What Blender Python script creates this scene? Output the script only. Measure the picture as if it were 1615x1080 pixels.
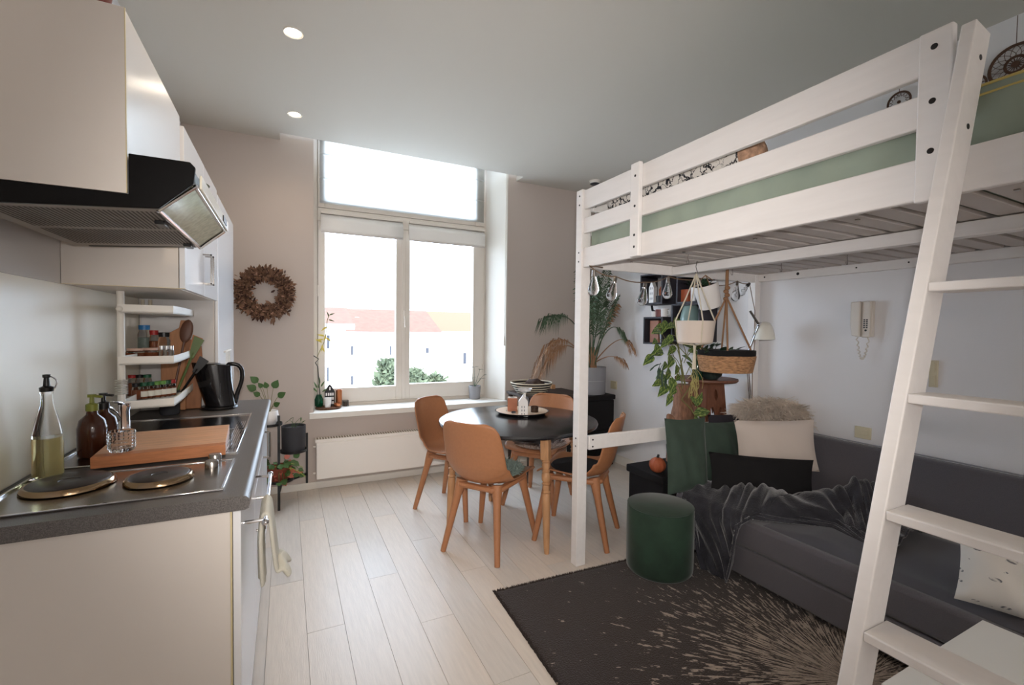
import bpy, math, random
from mathutils import Vector, Matrix, Quaternion
random.seed(7)
PI = math.pi
COL = bpy.context.scene.collection
SC = bpy.context.scene
for o in list(bpy.data.objects): bpy.data.objects.remove(o)

# ------------------------------------------------------------ camera
F, CX, CY, CH = 717.0, 807.5, 540.0, 1.35
_dy = Vector((452-CX, -(515-CY), -F)).normalized()
_dx = Vector((2256-CX, -(537-CY), -F)).normalized()
_dx = (_dx - _dy*_dx.dot(_dy)).normalized()
_dz = _dx.cross(_dy)
ROT = Matrix((_dx, _dy, _dz))          # camera -> world
cam = bpy.data.cameras.new('camera'); cam_o = bpy.data.objects.new('camera', cam); COL.objects.link(cam_o)
cam.sensor_width = 36; cam.lens = F/1615*36; cam.clip_start = .02; cam.clip_end = 300
cam_o.matrix_world = Matrix.Translation((0, 0, CH)) @ ROT.to_4x4()
SC.camera = cam_o

def P(ax, val, x, y):
    """survey helper: the room point seen at a photo pixel on a known plane"""
    d = ROT @ Vector((x-CX, -(y-CY), -F))
    i = 'xyz'.index(ax); o = (0, 0, CH)
    t = (val-o[i])/d[i]
    return Vector((d[0]*t, d[1]*t, CH+d[2]*t))

# ------------------------------------------------------------ light
SC.view_settings.view_transform = 'Standard'; SC.view_settings.look = 'None'
SC.view_settings.gamma = 1; SC.view_settings.use_curve_mapping = False
SC.view_settings.exposure = 0.0
W = bpy.data.worlds.new('sky'); SC.world = W; W.use_nodes = True
nt = W.node_tree; bg = nt.nodes['Background']
bg.inputs[0].default_value = (.66, .81, 1.0, 1); bg.inputs[1].default_value = 8.6

def lamp(kind, name, loc, energy, col, rot=None, **kw):
    l = bpy.data.lights.new(name, kind); l.energy = energy; l.color = col
    for k, v in kw.items(): setattr(l, k, v)
    o = bpy.data.objects.new(name, l); COL.objects.link(o); o.location = loc
    if rot is not None: o.rotation_euler = rot
    return o
sun = lamp('SUN', 'sun', (0, 0, 40), 5, (1, .93, .82), angle=.01)
sun.rotation_euler = Vector((.35, .8, -.62)).to_track_quat('-Z', 'Y').to_euler()
# daylight portal in the window opening (guides sampling of the sky only)
pt = lamp('AREA', 'window_portal', (1.05, 4.50, 1.85), 1, (1, 1, 1), (-PI/2, 0, 0), shape='RECTANGLE', size=1.6, size_y=2.4)
pt.data.cycles.is_portal = True
# the camera's own pop-up flash
lamp('SPOT', 'camera_flash', (0, -.02, 1.445), 150, (1, .94, .89), Vector((math.sin(.46), math.cos(.46), -.03)).to_track_quat('-Z', 'Y').to_euler(),
     spot_size=1.74, spot_blend=1.0, shadow_soft_size=.02)

# soft fill light added at the back wall; no window exists there
lamp('AREA', 'back_fill_light', (1.2, -3.05, 1.7), 30, (1, .95, .90), (PI/2, 0, 0), shape='RECTANGLE', size=2.4, size_y=1.7)

# ------------------------------------------------------------ materials
def S(r, g, b):
    f = lambda c: (c/255/12.92) if c/255 <= .04045 else ((c/255+.055)/1.055)**2.4
    return (f(r), f(g), f(b), 1)
MATS = {}
def mat(name, col, rough=.5, metal=0, nz=0, ns=30, bump=0, bs=200, spec=.5, trans=0, ior=1.45, emit=None, sheen=0, alpha=1, stretch=None, sub=0):
    m = bpy.data.materials.new(name); m.use_nodes = True; n = m.node_tree.nodes; l = m.node_tree.links
    b = n['Principled BSDF']
    b.inputs['Base Color'].default_value = col; b.inputs['Roughness'].default_value = rough
    b.inputs['Metallic'].default_value = metal; b.inputs['Specular IOR Level'].default_value = spec
    b.inputs['Transmission Weight'].default_value = trans; b.inputs['IOR'].default_value = ior
    if sheen: b.inputs['Sheen Weight'].default_value = sheen; b.inputs['Sheen Roughness'].default_value = .4
    if alpha < 1: b.inputs['Alpha'].default_value = alpha
    if emit: b.inputs['Emission Color'].default_value = emit[0]; b.inputs['Emission Strength'].default_value = emit[1]
    tc = n.new('ShaderNodeTexCoord'); src = tc.outputs['Object']
    if stretch:
        mp = n.new('ShaderNodeMapping'); mp.inputs['Scale'].default_value = stretch
        l.new(src, mp.inputs[0]); src = mp.outputs[0]
    if nz:
        t = n.new('ShaderNodeTexNoise'); t.inputs['Scale'].default_value = ns; t.inputs['Detail'].default_value = 4
        l.new(src, t.inputs['Vector'])
        r = n.new('ShaderNodeValToRGB'); c = Vector(col[:3])
        r.color_ramp.elements[0].position = .3; r.color_ramp.elements[1].position = .7
        r.color_ramp.elements[0].color = (*(c*(1-nz)), 1); r.color_ramp.elements[1].color = (*[min(1, q*(1+nz)) for q in c], 1)
        l.new(t.outputs['Fac'], r.inputs[0]); l.new(r.outputs[0], b.inputs['Base Color'])
    if bump:
        t2 = n.new('ShaderNodeTexNoise'); t2.inputs['Scale'].default_value = bs; t2.inputs['Detail'].default_value = 3
        l.new(src, t2.inputs['Vector'])
        bp = n.new('ShaderNodeBump'); bp.inputs['Strength'].default_value = bump; bp.inputs['Distance'].default_value = .004
        l.new(t2.outputs['Fac'], bp.inputs['Height']); l.new(bp.outputs[0], b.inputs['Normal'])
    MATS[name] = m; return m

WALL_T = mat('taupe_paint', S(196, 184, 176), .7, bump=.15, bs=350)
WALL_W = mat('white_paint', S(228, 226, 227), .6, bump=.15, bs=350)
CEIL = mat('ceiling_paint', S(212, 208, 200), .8, bump=.1, bs=300)
SKIRT = mat('skirting_white', S(230, 226, 218), .5)
PLANK = mat('whitewashed_oak', S(220, 208, 195), .33, nz=.05, ns=9, bump=.12, bs=30, stretch=(9, .8, 1))
PLANK_GAP = mat('plank_gap', S(150, 138, 125), .8)
BEDW = mat('white_lacquered_pine', S(230, 226, 224), .45, nz=.025, ns=5, stretch=(8, 1, 8))
BEDSIDE = BEDW
BOLT = mat('black_bolt', S(25, 24, 28), .4)
SLAT = mat('white_slat', S(200, 192, 188), .6)
FRAMEW = mat('window_lacquer', S(222, 214, 204), .4)
GLASS = mat('window_glass', (1, 1, 1, 1), 0, trans=1, ior=1.0, spec=.3)
BLIND = None
CAB = mat('cabinet_laminate', S(216, 208, 200), .38, bump=.03, bs=400)
CABEDGE = mat('cabinet_edge_band', S(205, 190, 150), .5)
CABDOOR = mat('glossy_white_door', S(226, 226, 228), .22)
PANELG = mat('glossy_splash_panel', S(205, 202, 200), .14)
SPLASH = mat('splash_wall', S(242, 234, 216), .3)
STONE = mat('grey_speckled_laminate', S(96, 92, 90), .36, nz=.42, ns=420, bump=.1, bs=500)
STEEL = mat('brushed_steel', S(165, 160, 155), .22, 1, bump=.05, bs=300)
CHROME = mat('chrome', S(225, 225, 228), .07, 1)
PLATE = mat('cast_iron_plate', S(72, 68, 68), .38, .6)
BRASSY = mat('heat_tinted_ring', S(160, 136, 108), .15, 1)
BLACKP = mat('black_plastic', S(16, 16, 18), .3)
BLACKM = mat('black_metal', S(24, 25, 29), .5)
HOODB = mat('black_enamel', S(10, 9, 10), .35, spec=.2)
HOODG = mat('hood_filter_grey', S(150, 142, 134), .5)
SLOT = mat('filter_slot_dark', S(72, 66, 62), .7)
LENS = mat('ribbed_lens_plastic', S(214, 210, 178), .12, trans=.45, ior=1.3, nz=.2, ns=60)
BAMBOO = mat('bamboo_board', S(206, 158, 122), .45, nz=.16, ns=10, stretch=(1, 14, 1))
BAMBOOE = mat('bamboo_edge', S(176, 112, 70), .5, nz=.15, ns=8, stretch=(2, 14, 20))
WOODC = mat('chair_wood_composite', S(170, 116, 80), .42, nz=.04, ns=60)
WOODL = mat('table_leg_oak', S(184, 138, 98), .5, nz=.14, ns=12, stretch=(6, 6, 1))
WOODLD = mat('table_leg_dark_rings', S(110, 88, 70), .6)
TABLEB = mat('black_stained_tabletop', S(34, 33, 36), .2, spec=.9, nz=.15, ns=12, stretch=(1, 10, 1))
TERRA = mat('terracotta', S(176, 92, 58), .6)
COPPER = mat('copper', S(190, 120, 80), .3, .8)
WHITEC = mat('white_ceramic', S(235, 232, 230), .3)
GREYC = mat('grey_ceramic', S(150, 150, 154), .6)
DGREYC = mat('dark_grey_ceramic', S(56, 57, 62), .55)
SOIL = mat('soil', S(50, 38, 30), .9, bump=.5, bs=120)
SOFA = mat('dark_grey_sofa_fabric', S(94, 91, 96), .9, nz=.1, ns=300, bump=.4, bs=900, sheen=.3)
THROW = mat('charcoal_plush', S(54, 54, 60), .95, sheen=.6, nz=.35, ns=14, bump=.8, bs=120, spec=.1)
GVEL = mat('green_velvet', S(31, 54, 40), .8, sheen=.3, nz=.3, ns=7)
GPIL = mat('green_pillow_velvet', S(54, 70, 60), .8, sheen=.4, nz=.15, ns=9)
BEIGE = mat('beige_linen', S(205, 192, 182), .9, bump=.3, bs=700)
BLACKF = mat('black_fabric', S(14, 13, 16), .9)
FUR = mat('grey_sheepskin', S(206, 192, 178), .9, nz=.25, ns=14)
FURD = mat('dark_fur', S(42, 38, 46), .9)
FURG = mat('sage_fur', S(128, 142, 134), .9, nz=.2, ns=20)
FURB = mat('taupe_fur', S(176, 158, 148), .9, nz=.15, ns=20)
SAGE = mat('sage_sheet', S(148, 160, 146), .85, nz=.06, ns=6, bump=.5, bs=18)
YEL = mat('yellow_piping', S(200, 180, 110), .8)
LEAF = mat('leaf_green', S(64, 96, 48), .45, nz=.3, ns=20)
LEAFY = mat('leaf_yellow', S(205, 186, 84), .5)
LEAFD = mat('leaf_dark_green', S(38, 60, 42), .45, nz=.2, ns=20)
PALMG = mat('palm_green', S(74, 96, 72), .5, nz=.25, ns=14)
PALMDRY = mat('palm_dry', S(160, 122, 92), .7, nz=.2, ns=14)
STEM = mat('plant_stem', S(120, 118, 70), .6)
BARK = mat('trunk_bark', S(128, 92, 72), .85, nz=.3, ns=16, bump=.7, bs=60, stretch=(4, 4, 1))
DWOOD = mat('carved_dark_wood', S(108, 66, 46), .5, nz=.2, ns=18, stretch=(4, 4, 1))
JUTE = mat('jute_weave', S(176, 134, 98), .85, nz=.4, ns=45, stretch=(1, 1, 3), bump=.6, bs=80)
ROPE = mat('jute_rope', S(150, 112, 82), .9)
COTTON = mat('cotton_cord', S(206, 196, 176), .9)
PLGLASS = mat('clear_glass', (1, 1, 1, 1), .02, trans=1, ior=1.3)
AMBER = mat('amber_bottle', S(58, 26, 14), .1, spec=.6)
GREENGL = mat('green_glass', S(22, 92, 62), .08, trans=.5)
OIL = mat('pale_yellow_oil', S(224, 214, 160), .05, trans=.75, ior=1.35)
SHELFD = mat('dark_shelf_box', S(52, 50, 58), .6)
PLASTW = mat('cream_plastic', S(214, 206, 196), .45)
SWITCH = mat('aged_ivory_plastic', S(206, 196, 168), .4)
TOWEL = mat('cream_towel', S(200, 196, 182), .95, bump=.5, bs=300)
RADI = mat('radiator_enamel', S(242, 237, 230), .4)
CORD = mat('brown_cord', S(120, 98, 80), .8)
RED = mat('red_plastic', S(160, 34, 32), .4)
BLUE = mat('blue_plastic', S(48, 120, 180), .4)
TEAL = mat('teal_tin', S(40, 100, 110), .4)
SPICE = mat('brown_spice', S(140, 72, 36), .8, nz=.3, ns=60)
DGREEN = mat('green_lid', S(28, 80, 52), .4)
LGREEN = mat('light_green_lid', S(96, 142, 62), .4)
PINKL = mat('pale_pink_lid', S(206, 170, 152), .5)
PAPER = mat('paper_label', S(224, 220, 208), .8)
PINE = mat('brown_spoon_wood', S(92, 58, 42), .5)
OAKB = mat('brown_board_wood', S(150, 98, 62), .5, nz=.15, ns=10, stretch=(6, 6, 1))
PEPPER = mat('pepper_mill_black', S(18, 17, 19), .15)
FILAM = mat('lamp_white', S(225, 222, 212), .35)
WREATHM = mat('dried_flowers', S(132, 100, 80), .9, nz=.4, ns=30)
WREATHP = mat('dried_flower_pink', S(186, 146, 124), .9, nz=.3, ns=30)
ROOFT2 = mat('pale_orange_roof', S(104, 80, 56), .8)
ROOFT = mat('orange_roof_tiles', S(100, 70, 56), .8, nz=.12, ns=3)
FACADE = mat('white_render', S(245, 243, 238), .8)
FACWIN = mat('far_window', S(52, 52, 60), .4)
BUSH = mat('bush_green', S(92, 100, 78), .9, nz=.3, ns=3)
GROUND = mat('far_ground', S(190, 186, 178), .9)
ZINC = mat('zinc_gutter', S(160, 160, 165), .5)

# ------------------------------------------------------------ geometry collector
class G:
    def __init__(s): s.v = []; s.f = []
    def add(s, vs, fs):
        b = len(s.v); s.v += [tuple(v) for v in vs]; s.f += [tuple(b+i for i in f) for f in fs]; return s
    def box(s, x0, x1, y0, y1, z0, z1, M=None):
        vs = [Vector((x, y, z)) for x in (x0, x1) for y in (y0, y1) for z in (z0, z1)]
        if M is not None: vs = [M @ v for v in vs]
        return s.add(vs, [(0, 1, 3, 2), (4, 6, 7, 5), (0, 4, 5, 1), (2, 3, 7, 6), (0, 2, 6, 4), (1, 5, 7, 3)])
    def bar(s, p0, p1, w, h, up=(0, 0, 1)):
        p0, p1 = Vector(p0), Vector(p1); d = (p1-p0).normalized(); up = Vector(up)
        a = d.cross(up)
        if a.length < 1e-4: a = d.cross(Vector((1, 0, 0)))
        a.normalize(); b = a.cross(d)
        vs = []
        for p in (p0, p1):
            for sx, sy in ((-1, -1), (1, -1), (1, 1), (-1, 1)): vs.append(p+a*sx*w/2+b*sy*h/2)
        return s.add(vs, [(3, 2, 1, 0), (4, 5, 6, 7), (0, 1, 5, 4), (1, 2, 6, 5), (2, 3, 7, 6), (3, 0, 4, 7)])
    def tube(s, pts, r, n=8, closed=False, cap=True, flat=1.0):
        pts = [Vector(p) for p in pts]; m = len(pts)
        rs = r if isinstance(r, (list, tuple)) else [r]*m
        rings = []; a = None
        for i, p in enumerate(pts):
            if closed: d = pts[(i+1) % m]-pts[i-1]
            else: d = pts[min(i+1, m-1)]-pts[max(i-1, 0)]
            if d.length < 1e-9: d = Vector((0, 0, 1))
            d.normalize()
            if a is None:
                a = d.cross(Vector((0, 0, 1)))
                if a.length < .05: a = d.cross(Vector((1, 0, 0)))
            a = (a-d*a.dot(d))
            if a.length < 1e-6: a = d.orthogonal()
            a.normalize(); b = d.cross(a)
            rings.append([p+(a*math.cos(2*PI*k/n)+b*math.sin(2*PI*k/n)*flat)*rs[i] for k in range(n)])
        vs = [v for R in rings for v in R]; fs = []
        for i in range(m if closed else m-1):
            j = (i+1) % m
            for k in range(n): fs.append((i*n+k, i*n+(k+1) % n, j*n+(k+1) % n, j*n+k))
        if cap and not closed:
            fs.append(tuple(range(n))[::-1]); fs.append(tuple((m-1)*n+k for k in range(n)))
        return s.add(vs, fs)
    def cyl(s, p0, p1, r0, r1=None, n=20): return s.tube([p0, p1], [r0, r0 if r1 is None else r1], n)
    def lathe(s, prof, c=(0, 0, 0), n=28, ax=None, sy=1.0):
        c = Vector(c); m = len(prof); vs = []
        q = Quaternion() if ax is None else Vector((0, 0, 1)).rotation_difference(Vector(ax))
        for r, z in prof:
            for k in range(n):
                t = 2*PI*k/n; vs.append(c+q @ Vector((r*math.cos(t), r*math.sin(t)*sy, z)))
        fs = [(i*n+k, i*n+(k+1) % n, (i+1)*n+(k+1) % n, (i+1)*n+k) for i in range(m-1) for k in range(n)]
        if prof[0][0] > 1e-4: fs.append(tuple(range(n))[::-1])
        if prof[-1][0] > 1e-4: fs.append(tuple((m-1)*n+k for k in range(n)))
        return s.add(vs, fs)
    def ell(s, c, r, nu=16, nv=10, M=None, fn=None):
        c = Vector(c); vs = []; fs = []
        for j in range(nv+1):
            ph = PI*j/nv-PI/2
            for i in range(nu):
                th = 2*PI*i/nu
                v = Vector((r[0]*math.cos(ph)*math.cos(th), r[1]*math.cos(ph)*math.sin(th), r[2]*math.sin(ph)))
                if fn: v = fn(v)
                if M is not None: v = M @ v
                vs.append(c+v)
        for j in range(nv):
            for i in range(nu): fs.append((j*nu+i, j*nu+(i+1) % nu, (j+1)*nu+(i+1) % nu, (j+1)*nu+i))
        return s.add(vs, fs)
    def prism(s, poly, ax, a, b, M=None):
        def mk(u, v, w): return Vector({'x': (w, u, v), 'y': (u, w, v), 'z': (u, v, w)}[ax])
        n = len(poly); vs = [mk(u, v, a) for u, v in poly]+[mk(u, v, b) for u, v in poly]
        if M is not None: vs = [M @ v for v in vs]
        return s.add(vs, [tuple(range(n))[::-1], tuple(range(n, 2*n))]+[(i, (i+1) % n, n+(i+1) % n, n+i) for i in range(n)])
    def grid(s, fn, nu, nv):
        vs = [fn(i/nu, j/nv) for j in range(nv+1) for i in range(nu+1)]
        return s.add(vs, [(j*(nu+1)+i, j*(nu+1)+i+1, (j+1)*(nu+1)+i+1, (j+1)*(nu+1)+i) for j in range(nv) for i in range(nu)])
    def mesh(s, name, m, smooth=40):
        me = bpy.data.meshes.new(name); me.from_pydata(s.v, [], s.f); me.validate()
        import bmesh
        bm = bmesh.new(); bm.from_mesh(me); bmesh.ops.recalc_face_normals(bm, faces=bm.faces); bm.to_mesh(me); bm.free()
        me.materials.append(m)
        if smooth:
            me.shade_smooth(); me.set_sharp_from_angle(angle=math.radians(smooth))
        return me
    def obj(s, name, m, parent=None, smooth=40, bevel=0, seg=2, solid=0, sub=0, loc=None, world=True):
        me = s.mesh(name, m, smooth)
        return link(name, me, parent, bevel, seg, solid, sub, loc, world)
def link(name, me, parent=None, bevel=0, seg=2, solid=0, sub=0, loc=None, world=True):
    o = bpy.data.objects.new(name, me); COL.objects.link(o)
    if parent is not None:
        o.parent = parent
        if world: o.matrix_parent_inverse = root_inv(parent)
    if loc is not None: o.location = loc
    if solid:
        k = o.modifiers.new('solid', 'SOLIDIFY'); k.thickness = solid; k.offset = 0
    if sub:
        k = o.modifiers.new('sub', 'SUBSURF'); k.levels = k.render_levels = sub
    if bevel:
        k = o.modifiers.new('bevel', 'BEVEL'); k.width = bevel; k.segments = seg; k.limit_method = 'ANGLE'; k.angle_limit = .6; k.harden_normals = False
    return o
WM = {}
def root_inv(o):
    m = Matrix(); chain = []
    while o is not None: chain.append(o); o = o.parent
    for c in reversed(chain): m = m @ c.matrix_parent_inverse @ (Matrix.Translation(c.location) @ c.rotation_euler.to_matrix().to_4x4())
    return m.inverted()
def tag(o, label=None, cat=None, group=None, kind=None):
    if label: o['label'] = label
    if cat: o['category'] = cat
    if group: o['group'] = group
    if kind: o['kind'] = kind
    return o
def thing(name, label, cat, loc=(0, 0, 0), rz=0, group=None):
    o = bpy.data.objects.new(name, None); COL.objects.link(o); o.empty_display_size = .1
    o.location = loc; o.rotation_euler = (0, 0, rz); return tag(o, label, cat, group)
def struct(name, g, m, **kw):
    o = g.obj(name, m, **kw); o['kind'] = 'structure'; return o
def copy_tree(o, parent=None):
    c = o.copy(); COL.objects.link(c); c.parent = parent
    for ch in [x for x in bpy.data.objects if x.parent == o]: copy_tree(ch, c)
    return c
def look(d, up=(0, 0, 1)):
    """rotation whose local +X points along d, local +Z near up"""
    x = Vector(d).normalized(); u = Vector(up); y = u.cross(x)
    if y.length < 1e-3: y = x.orthogonal()
    y.normalize(); z = x.cross(y)
    return Matrix((x, y, z)).transposed()
def bez(p0, p1, p2, n=10):
    p0, p1, p2 = Vector(p0), Vector(p1), Vector(p2)
    return [p0*(1-t)**2+p1*2*t*(1-t)+p2*t*t for t in [i/n for i in range(n+1)]]
def catenary(p0, p1, sag, n=12):
    p0, p1 = Vector(p0), Vector(p1)
    return [p0.lerp(p1, i/n)-Vector((0, 0, sag*4*(i/n)*(1-i/n))) for i in range(n+1)]
def leaf_mesh(name, m, w=.35, droop=.15, fold=.1, n=6, m2=None):
    """leaf of unit length along +X, broadest at one third"""
    g = G(); rows = []
    for i in range(n+1):
        t = i/n; ww = w*math.sin(PI*min(1, t**.75))*.5+.004; z = -droop*t*t
        rows.append([(t, -ww, z+fold*ww*2), (t, 0, z), (t, ww, z+fold*ww*2)])
    vs = [v for r in rows for v in r]; fs = []
    for i in range(n):
        for k in range(2): fs.append((i*3+k, i*3+k+1, (i+1)*3+k+1, (i+1)*3+k))
    g.add(vs, fs); return g.mesh(name, m, 60)
def put(name, me, parent, loc, d, size, up=(0, 0, 1), roll=0):
    o = link(name, me, parent)
    R = look(d, up) @ Matrix.Rotation(roll, 3, 'X')
    o.rotation_euler = R.to_euler(); o.location = loc; o.scale = (size, size, size); return o
def tufts(fn, count, length, r, seed, curl=.5, n=3, nseg=3):
    """fn() -> (point, normal): joined fur tufts"""
    rnd = random.Random(seed); g = G()
    for _ in range(count):
        p, nr = fn(rnd); nr = Vector(nr).normalized()
        t = (nr+Vector((rnd.uniform(-1, 1), rnd.uniform(-1, 1), rnd.uniform(-1, 1)))*.55).normalized()
        L = length*rnd.uniform(.6, 1.2); c = Vector((rnd.uniform(-1, 1), rnd.uniform(-1, 1), rnd.uniform(-1.2, .3)))*curl*L
        pts = [Vector(p)+t*L*k/nseg+c*(k/nseg)**2 for k in range(nseg+1)]
        g.tube(pts, [r*(1-.85*k/nseg) for k in range(nseg+1)], n, cap=False)
    return g
def pillow(name, m, parent, w, h, t, M, world=False, pinch=.06, n=18):
    g = G()
    for sgn in (-1, 1):
        def fn(u, v, sgn=sgn):
            a, b = u*2-1, v*2-1
            k = (1-abs(a)**2.6)*(1-abs(b)**2.6)
            th = t/2*max(0, k)**.5
            wx = w/2*a*(1-pinch*(1-b*b)); hy = h/2*b*(1-pinch*(1-a*a))
            th += .006*math.sin(a*9+b*4)*k
            return M @ Vector((wx, sgn*th, hy))
        g.grid(fn, n, n)
    return g.obj(name, m, parent, smooth=60, world=world)
# ------------------------------------------------------------ the room
XL, XR, YB, YF, ZC = -.69, 3.03, -3.2, 4.10, 2.83
WX0, WX1, SZ = .20, 1.972, .625       # window opening
FY = 4.38                             # plane of the window frame
struct('wall_left', G().box(XL-.15, XL, YB, 4.6, 0, 3.3), WALL_W)
struct('wall_right', G().box(XR, XR+.15, YB, 4.6, 0, 3.3), WALL_W)
struct('wall_back', G().box(XL-.15, XR+.15, YB-.15, YB, 0, 3.3), WALL_W)
g = G()
g.box(XL-.15, WX0, YF, 4.5, 0, 3.3); g.box(WX0, WX1, YF, 4.5, 0, SZ-.03)
g.prism([(WX1, YF), (XR+.15, YF), (XR+.15, 4.5), (WX1-.11, 4.5), (WX1-.11, 4.40)], 'z', 0, 3.3)
g.box(WX0, WX1, YF, 4.5, 3.12, 3.3)
struct('wall_window', g, WALL_T, smooth=0)
g = G().prism([(WX1-.001, YF+.0), (WX1-.112, 4.37), (WX1-.12, 4.37), (WX1-.012, YF+.0)], 'z', SZ, 3.12)
struct('trim_1', g, SKIRT, smooth=0)['label'] = 'white plastered reveal at the right side of the window'
NX0, NX1, NY = -.045, 2.06, 3.95      # recess of the lowered ceiling at the window
g = G(); g.box(XL-.15, XR+.15, YB-.15, NY, ZC, ZC+.12); g.box(XL-.15, NX0, NY, YF, ZC, ZC+.12); g.box(NX1, XR+.15, NY, YF, ZC, ZC+.12)
struct('ceiling', g, CEIL, smooth=0)
struct('trim_2', G().box(XL-.15, XR+.15, 3.7, 4.5, 3.12, 3.25), CEIL)['label'] = 'old ceiling above the recess at the window'
# baseboards
g = G().box(XL, XR, YF-.014, YF, .0, .058); struct('baseboard_window', g, SKIRT, bevel=.004)
g = G().box(XR-.014, XR, 1.0, YF-.014, .0, .085); struct('baseboard_right', g, SKIRT, bevel=.004)
# floor of planks laid towards the window
fl = struct('floor', G().box(XL-.15, XR+.15, YB-.15, 4.6, -.08, -.008), PLANK_GAP)
PW, PL = .157, 1.29
pm = G().box(0.0008, PW-.0008, .0008, PL-.0008, -.009, 0).mesh('plank', PLANK, 0)
pm2 = G().box(0.0008, PW-.0008, .0008, PL-.0008, -.009, 0).mesh('plank', mat('whitewashed_oak_cool', S(214, 205, 195), .3, nz=.05, ns=8, bump=.12, bs=30, stretch=(9, .8, 1)), 0)
x = .235-PW*6; i = 0
while x < XR:
    y = YB-PL*((i*.37) % 1)
    while y < YF:
        if y+PL > -.3:
            o = link('plank', random.choice((pm, pm2)), fl); o.location = (x, y, 0)
            if x+PW > XR+.1: o.scale = ((XR+.1-x)/PW, 1, 1)
            if y+PL > YF+.05: o.scale.y = (YF+.05-y)/PL
        y += PL
    x += PW; i += 1
g = G().box(XL, XR, YB, -.3, -.009, -.0005); struct('trim_3', g, PLANK)['label'] = 'whitewashed floor behind the viewpoint'

# window
win = thing('window_1', None, None, (WX0, FY, SZ)); win['kind'] = 'structure'
def fr(name, rects, y0, y1, m=FRAMEW, par=win, **kw):
    g = G()
    for r in rects: g.box(r[0], r[1], y0, y1, r[2], r[3])
    return g.obj(name, m, par, smooth=0, bevel=.004, **kw)
T0 = 2.30                              # transom
fr('outer_frame', [(WX0-.01, .245, SZ-.01, 3.12), (1.83, 1.875, SZ-.01, 3.12), (.245, 1.83, SZ-.01, .665), (.245, 1.83, 3.05, 3.12)], 4.375, 4.45)
fr('rebate', [(WX0-.01, .285, SZ, 3.12), (1.78, 1.875, SZ, 3.12), (.285, 1.78, SZ, .72), (.97, 1.03, .72, 2.285)], 4.425, 4.45)
fr('transom', [(.245, 1.83, 2.285, 2.40)], 4.365, 4.45)
def sash(x0, x1, z0, z1, gx0, gx1, gz0, gz1, y0=4.36, y1=4.42):
    s = fr('sash', [(x0, gx0, z0, z1), (gx1, x1, z0, z1), (gx0, gx1, z0, gz0), (gx0, gx1, gz1, z1)], y0, y1)
    p = G().box(gx0-.01, gx1+.01, 4.392, 4.396, gz0-.01, gz1+.01).obj('pane', GLASS, s, smooth=0)
    return s
s1 = sash(.248, .99, .668, 2.283, .306, .930, .800, 2.225)
s2 = sash(.993, 1.827, .668, 2.283, 1.062, 1.712, .812, 2.225)
s3 = sash(.248, 1.827, 2.402, 3.05, .304, 1.726, 2.462, 3.0)
G().box(.985, 1.02, 4.350, 4.361, .67, 2.28).obj('cover_strip', FRAMEW, s2, bevel=.003)
g = G().box(.999, 1.019, 4.335, 4.352, 1.40, 1.52); g.box(1.003, 1.015, 4.315, 4.336, 1.44, 1.46); g.bar((1.009, 4.318, 1.455), (1.009, 4.318, 1.36), .018, .012)
g.obj('window_handle', FRAMEW, s2, bevel=.003)
g = G().box(1.822, 1.836, 4.35, 4.362, 1.62, 1.72); g.box(1.822, 1.836, 4.35, 4.362, .9, .98); g.box(.243, .256, 4.35, 4.362, 1.62, 1.72); g.obj('hinge', FRAMEW, win, bevel=.002)
# blinds
b = bpy.data.materials.new('blind_fabric'); b.use_nodes = True; n = b.node_tree.nodes; l = b.node_tree.links
n.clear(); out = n.new('ShaderNodeOutputMaterial'); mx = n.new('ShaderNodeMixShader'); mx.inputs[0].default_value = .92
d_ = n.new('ShaderNodeBsdfDiffuse'); t_ = n.new('ShaderNodeBsdfTranslucent'); d_.inputs[0].default_value = S(232, 230, 226); t_.inputs[0].default_value = S(238, 238, 236)
l.new(d_.outputs[0], mx.inputs[1]); l.new(t_.outputs[0], mx.inputs[2]); l.new(mx.outputs[0], out.inputs[0]); BLIND = b
BLIND2 = mat('folded_blind_fabric', S(238, 236, 232), .9)
bl = thing('roman_blind', 'white translucent roman blind lowered over the upper window pane', 'blind', (1.0, 4.345, 2.45))
zs = [2.44, 2.655, 2.865, 3.08]
for k in range(3):
    def fn(u, v, k=k): return Vector((.262+1.553*u, 4.345, zs[k]+(zs[k+1]-zs[k])*v))
    G().grid(fn, 6, 4).obj('fabric_panel', BLIND, bl, solid=.0015)
for k in range(3): G().box(.258, 1.82, 4.335, 4.345, zs[k]-.003, zs[k]+.001).obj('slat', BLIND, bl)
for (x0, x1, lab) in ((.27, .985, 'folded white roman blind above the left window sash'), (1.045, 1.82, 'folded white roman blind above the right window sash')):
    r = thing('folded_blind', lab, 'blind', ((x0+x1)/2, 4.34, 2.2), group='folded blinds above the sashes')
    G().box(x0, x1, 4.325, 4.357, 2.345, 2.365).obj('head_rail', FRAMEW, r, bevel=.003)
    for k in range(4):
        z1 = 2.345-.008*k; z0 = 2.235-.018*k+.02*(k == 0)
        def fn(u, v): return Vector((x0+(x1-x0)*u, 4.353-.012*k-.004*math.sin(PI*v), z0+(z1-z0)*v))
        G().grid(fn, 4, 4).obj('fabric_fold', BLIND2, r, solid=.002)
        tb = G().box(x0, x1, 4.349-.012*k, 4.353-.012*k, z0-.004, z0+.004).obj('slat', SLAT, r)
# sill
g = G().box(.165, 1.972, 4.04, 4.10, .595, .640); g.box(WX0, 1.86, 4.10, 4.375, .600, .640)
g.prism([(1.86, 4.10), (1.97, 4.10), (1.865, 4.375), (1.86, 4.375)], 'z', .600, .640)
struct('trim_4', g, SKIRT, bevel=.004)['label'] = 'deep white window sill'
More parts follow.
